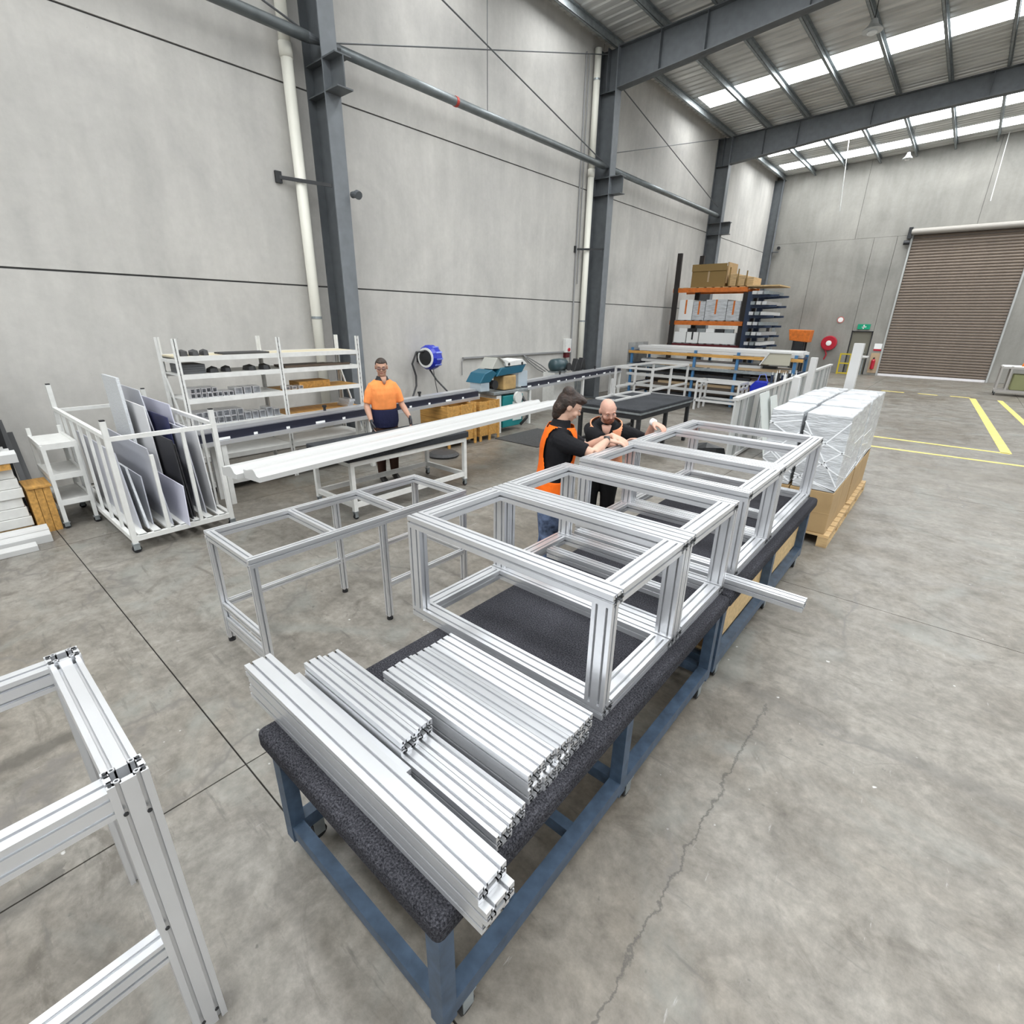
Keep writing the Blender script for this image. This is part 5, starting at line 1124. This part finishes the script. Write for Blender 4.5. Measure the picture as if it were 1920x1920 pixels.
class Person:
    def __init__(s, name, label, x, y, face, bend=0.0, sc=1.0):
        s.root = thing(name, label, 'person', (x, y, 0)); s.b = Vector((x, y, 0)); s.sc = sc
        s.f = Vector((face[0], face[1], 0)).normalized(); s.r = Vector((s.f.y, -s.f.x, 0)); s.bend = bend      # r = the person's own right
    def P(s, a, b, z):
        """a to the person's right, b forward, z up; the trunk bends forward above the hips"""
        if s.bend and z > 0.88:
            t = s.bend * min(1.0, (z - 0.88) / 0.25); dz = z - 0.88
            b, z = b * math.cos(t) + dz * math.sin(t), 0.88 + dz * math.cos(t) - b * math.sin(t)
        return s.b + (s.r * a + s.f * b + Vector((0, 0, z))) * s.sc
    def rings(s, q, secs, n=20):
        vs = []; fs = []
        for a0, b0, z, w, d in secs:
            vs += [s.P(a0 + w * math.cos(t), b0 + d * math.sin(t), z) for t in [2 * math.pi * i / n for i in range(n)]]
        for k in range(len(secs) - 1): fs += [(k*n + i, k*n + (i+1) % n, (k+1)*n + (i+1) % n, (k+1)*n + i) for i in range(n)]
        fs += [tuple(range(n - 1, -1, -1)), tuple(range((len(secs)-1)*n, len(secs)*n))]
        q.add(vs, fs)
    def torso(s, q, grow=0.0, z0=0.80, z1=1.50):
        T = [(0.80, .150, .105, 0), (0.88, .172, .120, -.005), (0.97, .170, .118, .0), (1.06, .158, .108, .005), (1.17, .166, .116, .01), (1.28, .184, .124, .008), (1.36, .188, .116, .0), (1.42, .160, .094, -.008), (1.465, .098, .074, -.012), (1.50, .062, .064, -.005)]
        s.rings(q, [(0, o, z, w + grow, d + grow) for z, w, d, o in T if z0 - 1e-6 <= z <= z1 + 1e-6])
    def head(s, yaw, pitch, hair=None, hairmat=None, beard=None):
        H = Matrix.Rotation(yaw, 3, 'Z') @ Matrix.Rotation(-pitch, 3, 'X')
        piv = Vector((0, 0.0, 1.53))
        def hp(a, b, z):
            v = H @ Vector((a, b, z - 1.53)); return s.P(v.x, v.y, v.z + 1.53)
        s.hp = hp; q = MB()
        def ell(c, r, n=16, m=10, fn=None, qq=None):
            vs = []; fs = []
            for i in range(m + 1):
                ph = math.pi * i / m
                for j in range(n):
                    th = 2 * math.pi * j / n; d = Vector((math.sin(ph) * math.cos(th), math.sin(ph) * math.sin(th), math.cos(ph))); k = fn(d) if fn else 1.0
                    vs.append(hp(c[0] + d.x * r[0] * k, c[1] + d.y * r[1] * k, c[2] + d.z * r[2] * k))
            for i in range(m): fs += [(i*n + j, (i+1)*n + j, (i+1)*n + (j+1) % n, i*n + (j+1) % n) for j in range(n)]
            (qq or q).add(vs, fs)
        s.ell = ell
        ell((0, -0.005, 1.660), (0.077, 0.098, 0.090)); ell((0, 0.022, 1.605), (0.062, 0.072, 0.085)); ell((0, 0.055, 1.558), (0.036, 0.036, 0.030))
        ell((0, 0.100, 1.624), (0.014, 0.020, 0.016)); ell((0, 0.090, 1.645), (0.010, 0.016, 0.026)); ell((0, 0.082, 1.588), (0.026, 0.014, 0.014))
        ell((0, 0.082, 1.672), (0.055, 0.014, 0.012))
        for e in (-1, 1): ell((e * 0.079, -0.008, 1.635), (0.012, 0.022, 0.033)); ell((e * 0.042, 0.062, 1.612), (0.026, 0.026, 0.026))
        s.skin = q
        for e in (-1, 1):
            z = MB(); ell((e * 0.031, 0.083, 1.651), (0.0095, 0.007, 0.0048), 10, 6, None, z); o = z.build('eye', M_EYE, s.root, True)
            z = MB(); ell((e * 0.031, 0.0885, 1.650), (0.0052, 0.004, 0.0046), 8, 5, None, z); z.build('iris', M_IRIS, o, True)
            z = MB(); ell((e * 0.033, 0.090, 1.674), (0.020, 0.008, 0.005), 10, 5, None, z); z.build('eyebrow', hairmat or M_HAIR, s.root, True)
        z = MB(); ell((0, 0.094, 1.586), (0.022, 0.006, 0.005), 10, 5, None, z); z.build('mouth', M_LIP, s.root, True)
        if hair:
            z = MB()
            def hf(d): return 0.80 if (d.y > 0.30 and d.z < hair['front']) or (d.y > -0.15 and d.z < hair['side']) or d.z < hair['back'] else 1.0
            ell((0, -0.010, 1.664), tuple(v * hair['size'] for v in (0.082, 0.103, 0.096)), 32, 22, hf, z)
            for c, r in hair.get('extra', []): ell(c, r, 16, 10, None, z)
            bake(z.build('hair', hairmat, s.root), 0.006, 3)
        if beard:
            z = MB(); ell((0, 0.050, 1.562), (0.058, 0.058, 0.042), 16, 10, None, z); ell((0, 0.030, 1.590), (0.067, 0.045, 0.035), 16, 10, None, z); ell((0, 0.092, 1.602), (0.030, 0.012, 0.008), 12, 6, None, z)
            bake(z.build('beard', beard, s.root), 0.006, 2)
    def neck(s): s.rings(s.skin, [(0, -0.012, 1.42, .066, .066), (0, -0.006, 1.50, .058, .062), (0, 0.008, 1.57, .056, .062)])
    def ik(s, sh, wr, pole, L1=.285, L2=.265):
        sh, wr = Vector(sh), Vector(wr); v = wr - sh; D = min(v.length, (L1 + L2) * .995); d = v.normalized(); a = (L1*L1 - L2*L2 + D*D) / (2*D)
        pl = Vector(pole); pl = (pl - d * pl.dot(d)).normalized(); return sh + d * a + pl * math.sqrt(max(0, L1*L1 - a*a))
    def limb(s, q, pts, rad, n=14): q.tube(pts, rad, n)
    def arm(s, q, sh, el, wr, grow=0.0, part='all'):
        sh, el, wr = Vector(sh), Vector(el), Vector(wr)
        if part in ('all', 'upper'): q.tube([sh.lerp(s.P(0, 0, 1.36), .55), sh.lerp(s.P(0, 0, 1.38), .12), sh.lerp(el, .35), sh.lerp(el, .75), el], [.046 + grow, .058 + grow, .053 + grow, .044 + grow, .040 + grow], 14)
        if part in ('all', 'lower'): q.tube([el, el.lerp(wr, .3), el.lerp(wr, .7), wr], [.041 + grow, .043 + grow, .034 + grow, .027 + grow], 14)
    def hand(s, q, wr, d, nrm, thumb, curl=0.6, k=1.0):
        """wrist, finger direction, palm direction, thumb side"""
        wr, d, nrm = Vector(wr), Vector(d).normalized(), Vector(nrm); nrm = (nrm - d * nrm.dot(d)).normalized(); t = Vector(thumb); t = (t - d * t.dot(d) - nrm * t.dot(nrm)).normalized()
        n = 12; vs = []; fs = []
        for a, w, h in ((-0.02, .026, .022), (0.02, .034, .018), (0.06, .043, .016), (0.092, .042, .013)):
            c = wr + d * a * k; vs += [c + (t * math.cos(x) * w + nrm * math.sin(x) * h) * k for x in [2 * math.pi * i / n for i in range(n)]]
        for j in range(3): fs += [(j*n + i, j*n + (i+1) % n, (j+1)*n + (i+1) % n, (j+1)*n + i) for i in range(n)]
        fs += [tuple(range(n - 1, -1, -1)), tuple(range(3*n, 4*n))]; q.add(vs, fs)
        for off, L_ in ((.032, .070), (.011, .078), (-.011, .072), (-.031, .057)):
            p = wr + (d * .085 + t * off) * k; e = d.copy(); pts = [p]; ang = 0
            for seg, f_ in ((.45, .5), (.32, 1.0), (.23, .7)):
                ang += curl * f_; e = d * math.cos(ang) + nrm * math.sin(ang); p = p + e * L_ * seg * 1.15 * k; pts.append(p)
            q.tube(pts, [.0098 * k, .0092 * k, .0085 * k, .007 * k], 8)
        p = wr + (d * .02 + t * .028) * k; q.tube([p, p + (d * .03 + t * .026 + nrm * .008) * k, p + (d * .058 + t * .032 + nrm * .022) * k, p + (d * .078 + t * .026 + nrm * .030) * k], [.0125 * k, .0115 * k, .010 * k, .008 * k], 8)
    def leg(s, q, a, grow=0.0, fwd=0.0, z0=0.08):
        s.rings(q, [(a * .85, 0, .85, .070 + grow, .085 + grow), (a, fwd * .2, .72, .085 + grow, .092 + grow), (a, fwd * .5, .50, .060 + grow, .066 + grow), (a, fwd * .6 - .01, .40, .056 + grow, .064 + grow), (a, fwd * .85 - .015, .25, .046 + grow, .05 + grow), (a, fwd - .01, z0, .038 + grow, .045 + grow)], 16)
    def shoe(s, a, fwd=0.0):
        q = MB(); n = 14; vs = []; fs = []
        S_ = [(-.085, .030, .09), (-.06, .042, .115), (0.0, .043, .11), (0.06, .044, .085), (0.12, .048, .062), (0.165, .042, .048), (0.185, .022, .030)]
        for b, w, h in S_: vs += [s.P(a + w * math.cos(t), fwd + b, max(0.0, h / 2 + h / 2 * math.sin(t) * 1.0)) for t in [2 * math.pi * i / n for i in range(n)]]
        for j in range(len(S_) - 1): fs += [(j*n + i, j*n + (i+1) % n, (j+1)*n + (i+1) % n, (j+1)*n + i) for i in range(n)]
        fs += [tuple(range(n - 1, -1, -1)), tuple(range((len(S_)-1)*n, len(S_)*n))]
        return q.add(vs, fs).build('boot', M_SHOE, s.root, True)
    def vest(s, m_, grow=0.034, z0=0.83, open_front=0.0, hole=1.10, strap=0.115):
        """sleeveless vest: deep armholes, optional open front"""
        T = [(z0, .186, .128), (0.92, .178, .124), (1.00, .170, .118), (1.06, .162, .112), (1.12, .163, .114), (1.17, .166, .116), (1.22, .174, .120), (1.28, .184, .124), (1.34, .187, .118), (1.39, .176, .106), (1.43, .150, .090), (1.46, .112, .080)]
        T2 = []
        for (z_a, w_a, d_a), (z_b, w_b, d_b) in zip(T[:-1], T[1:]):
            for i in range(3): u = i / 3; T2.append((z_a + (z_b - z_a) * u, w_a + (w_b - w_a) * u, d_a + (d_b - d_a) * u))
        T = T2 + [T[-1]]
        n = 96; vs = []; fs = []
        for z, w, d in T: vs += [s.P((w + grow) * math.cos(t), (d + grow) * math.sin(t) + .004, z + (0.012 if z > 1.4 else 0)) for t in [2 * math.pi * i / n for i in range(n)]]
        for k in range(len(T) - 1):
            zm = (T[k][0] + T[k+1][0]) / 2; wm = (T[k][1] + T[k+1][1]) / 2 + grow
            for i in range(n):
                t = 2 * math.pi * (i + .5) / n; a = wm * math.cos(t); fr = math.sin(t) > 0
                up = (zm - hole) / (1.34 - hole)                                  # 0 at the foot of the armhole, 1 at the shoulder
                if up > 0:
                    lim = strap + (wm - strap) * max(0.0, 1 - math.sqrt(min(1.0, up * 1.6))) + 0.03 * max(0.0, up - 0.85)
                    if abs(a) > lim: continue
                if fr and open_front and zm > open_front and abs(a) < 0.022 + 0.11 * (zm - open_front): continue
                if zm > 1.43 and abs(a) < 0.06: continue
                fs.append((k*n + i, k*n + (i+1) % n, (k+1)*n + (i+1) % n, (k+1)*n + i))
        o = MB().add(vs, fs).build('vest', m_, s.root, True, fix=False)
        sd = o.modifiers.new('cloth_thickness', 'SOLIDIFY'); sd.thickness = 0.006; sd.offset = 1.0
        ss = o.modifiers.new('soften', 'SUBSURF'); ss.levels = 1; ss.render_levels = 1
        return o
    def finish(s, m_): return bake(s.skin.build('body', m_, s.root), 0.006, 3)

# ---- worker in the orange and navy shirt behind the profile bench
p = Person('person', 'worker in an orange and navy shirt with gloves behind the long white profiles', -6.00, 4.27, (0.93, -0.37), 0.03, 0.985)
p.head(-0.25, 0.22, {'front': 0.42, 'side': 0.05, 'back': -0.45, 'size': 1.03}, M_HAIR); p.neck(); q = p.skin; p.torso(q)
sR, sL = p.P(.168, -.008, 1.365), p.P(-.168, -.008, 1.365)
eR, eL = p.P(.245, .01, 1.11), p.P(-.255, .02, 1.11); wR, wL = p.P(.235, .19, .925), p.P(-.31, .20, .945)
for sh, el, wr in ((sR, eR, wR), (sL, eL, wL)): p.arm(q, sh, el, wr)
for a in (-.095, .095): p.leg(q, a)
dn = Vector((0, 0, -1))
p.hand(q, wR, p.f * .45 + dn, p.f * 0.2 - p.r, p.f, 0.45); p.hand(q, wL, p.f * .55 + dn, p.r + p.f * .1, p.f, 0.45)
p.finish(M_SKIN1)
z = MB(); p.torso(z, .016, 1.06, 1.465); p.arm(z, sR, sR.lerp(eR, .85), wR, .014, 'upper'); p.arm(z, sL, sL.lerp(eL, .85), wL, .014, 'upper'); bake(z.build('shirt', M_HIVIS, p.root), 0.008, 4)
z = MB(); p.torso(z, .030, 0.80, 1.06); bake(z.build('shirt_lower', M_SNAVY, p.root), 0.008, 3)
z = MB(); p.rings(z, [(0, -.012, 1.41, .135, .106), (0, -.010, 1.45, .112, .094), (0, -.004, 1.48, .086, .084), (0, .0, 1.515, .072, .076)]); bake(z.build('collar', M_BLACK, p.root), 0.006, 1)
z = MB(); p.rings(z, [(0, .112, 1.42, .014, .012), (0, .100, 1.47, .032, .020), (0, .075, 1.515, .045, .022)]); z.build('neck_opening', M_SKIN1, p.root, True)
z = MB(); [p.leg(z, a, .020, 0, .10) for a in (-.095, .095)]; p.rings(z, [(0, 0, .76, .150, .11), (0, 0, .88, .165, .115)]); bake(z.build('trousers', M_TROU, p.root), 0.009, 3)
for a in (-.10, .10): p.shoe(a)
for w_, d_, n_, in ((wR, p.f * .45 + dn, p.f * 0.2 - p.r), (wL, p.f * .55 + dn, p.r + p.f * .1)):
    z = MB(); p.hand(z, w_, d_, n_, p.f, 0.45, 1.12); bake(z.build('glove', M_GLOVE, p.root), 0.005, 2)
z = MB()
for e in (-1, 1): p.ell((e * 0.034, 0.103, 1.650), (0.028, 0.008, 0.018), 14, 8, None, z)
p.ell((0, 0.104, 1.654), (0.012, 0.004, 0.004), 8, 5, None, z)
for e in (-1, 1): p.ell((e * 0.078, 0.045, 1.655), (0.003, 0.055, 0.004), 6, 6, None, z)
z.build('safety_glasses', mat('tinted_lens', (0.22, 0.12, 0.10), 0.15), p.root, True)

# ---- long haired worker in the orange vest, side on
p = Person('person', 'worker with wavy brown hair in an orange vest and washed jeans', -2.40, 3.36, (0.80, 0.60), 0.10, 0.985)
p.head(0.10, 0.42, {'front': 0.36, 'side': -0.25, 'back': -0.95, 'size': 1.10, 'extra': [((0, -.062, 1.60), (.078, .060, .085)), ((0, -.055, 1.545), (.060, .045, .06)), ((.03, .062, 1.735), (.05, .04, .025)), ((-.03, .05, 1.745), (.05, .04, .022)), ((0, -.06, 1.73), (.07, .06, .05))]}, M_HAIR2); p.neck(); q = p.skin; p.torso(q)
sR, sL = p.P(.165, .0, 1.365), p.P(-.165, .0, 1.365)
wR = Vector((-2.03, 3.60, 1.335)); wL = Vector((-2.06, 3.74, 1.345)); eR, eL = p.ik(sR, wR, (.5, -.9, -.35)), p.ik(sL, wL, (-.3, .5, -1))
p.arm(q, sR, eR, wR); p.arm(q, sL, eL, wL)
for a, fw_ in ((-.095, .05), (.095, -.02)): p.leg(q, a, 0, fw_)
p.hand(q, wR, (0.6, 0.42, -0.12), (0.1, 0, -1), (-.4, .7, 0), 0.35); p.hand(q, wL, (0.7, -0.05, -0.15), (0, 0, -1), (.2, -.8, 0), 0.35)
p.finish(M_SKIN2)
z = MB(); p.torso(z, .016, 0.88, 1.465); p.arm(z, sR, sR.lerp(eR, .80), wR, .020, 'upper'); p.arm(z, sL, sL.lerp(eL, .80), wL, .020, 'upper'); bake(z.build('tee_shirt', M_TEE, p.root), 0.008, 4)
p.vest(M_VEST, 0.030, 0.80, 0, 1.02, .125)
z = MB(); p.rings(z, [(0, -.012, 1.42, .116, .098), (0, -.012, 1.455, .104, .092), (0, -.006, 1.485, .084, .082), (0, 0, 1.52, .068, .072)]); bake(z.build('collar', M_TEE, p.root), 0.006, 1)
z = MB(); [p.leg(z, a, .022, fw_, .10) for a, fw_ in ((-.095, .05), (.095, -.02))]; p.rings(z, [(0, 0, .76, .168, .122), (0, 0, .90, .180, .128)]); bake(z.build('jeans', M_JEAN, p.root), 0.009, 3)
p.shoe(-.10, .05); p.shoe(.10, -.02)
z = MB(); z.tube([wR - Vector((.022, .018, .002)), wR + Vector((.012, .008, 0))], [.036, .035], 14); z.build('watch_strap', M_BLACK, p.root, True)

# ---- bald worker leaning over the frame
p = Person('person', 'bald bearded worker in a black polo and pale orange vest leaning on the frame', -2.60, 4.52, (0.55, -0.835), 0.52, 0.95)
p.head(0.30, 0.02, None, M_BEARD, M_BEARD); p.neck(); q = p.skin; p.torso(q)
sR, sL = p.P(.17, .0, 1.365), p.P(-.17, .0, 1.365)
wR = Vector((-2.10, 3.98, 1.20)); wL = Vector((-2.06, 4.50, 1.35)); eR, eL = p.ik(sR, wR, (-.8, -.2, -1)), p.ik(sL, wL, (-.2, .6, -.8))
p.arm(q, sR, eR, wR); p.arm(q, sL, eL, wL)
for a in (-.10, .10): p.leg(q, a)
p.hand(q, wR, (0.55, 0.2, 0.6), (1, 0, -.2), (-.2, .8, 0), 0.45); p.hand(q, wL, (0.75, -0.2, -0.15), (0.1, 0, -1), (.3, -.8, 0), 0.45)
p.finish(M_SKIN3)
z = MB(); p.torso(z, .018, 0.80, 1.465); p.arm(z, sR, sR.lerp(eR, .92), wR, .024, 'upper'); p.arm(z, sL, sL.lerp(eL, .92), wL, .024, 'upper'); bake(z.build('polo_shirt', M_TEE, p.root), 0.008, 4)
p.vest(M_VEST2, 0.038, 0.85, 1.08, 1.14, .138)
z = MB(); p.rings(z, [(0, -.012, 1.41, .140, .106), (0, -.012, 1.45, .112, .094), (0, -.006, 1.485, .084, .082), (0, -.004, 1.512, .070, .073)]); bake(z.build('collar', M_TEE, p.root), 0.006, 1)
z = MB(); p.rings(z, [(0, .118, 1.40, .014, .010), (0, .104, 1.45, .036, .020), (0, .078, 1.505, .050, .022)]); z.build('neck_opening', M_SKIN3, p.root, True)
z = MB(); [p.leg(z, a, .026, 0, .10) for a in (-.10, .10)]; p.rings(z, [(0, 0, .76, .172, .125), (0, 0, .90, .184, .132)]); bake(z.build('trousers', M_BTROU, p.root), 0.009, 3)
for a in (-.105, .105): p.shoe(a)
z = MB(); z.tube([wL + Vector((-.022, .008, .004)), wL + Vector((.010, -.004, 0))], [.036, .034], 14); z.build('watch_strap', M_SIGNW, p.root, True)
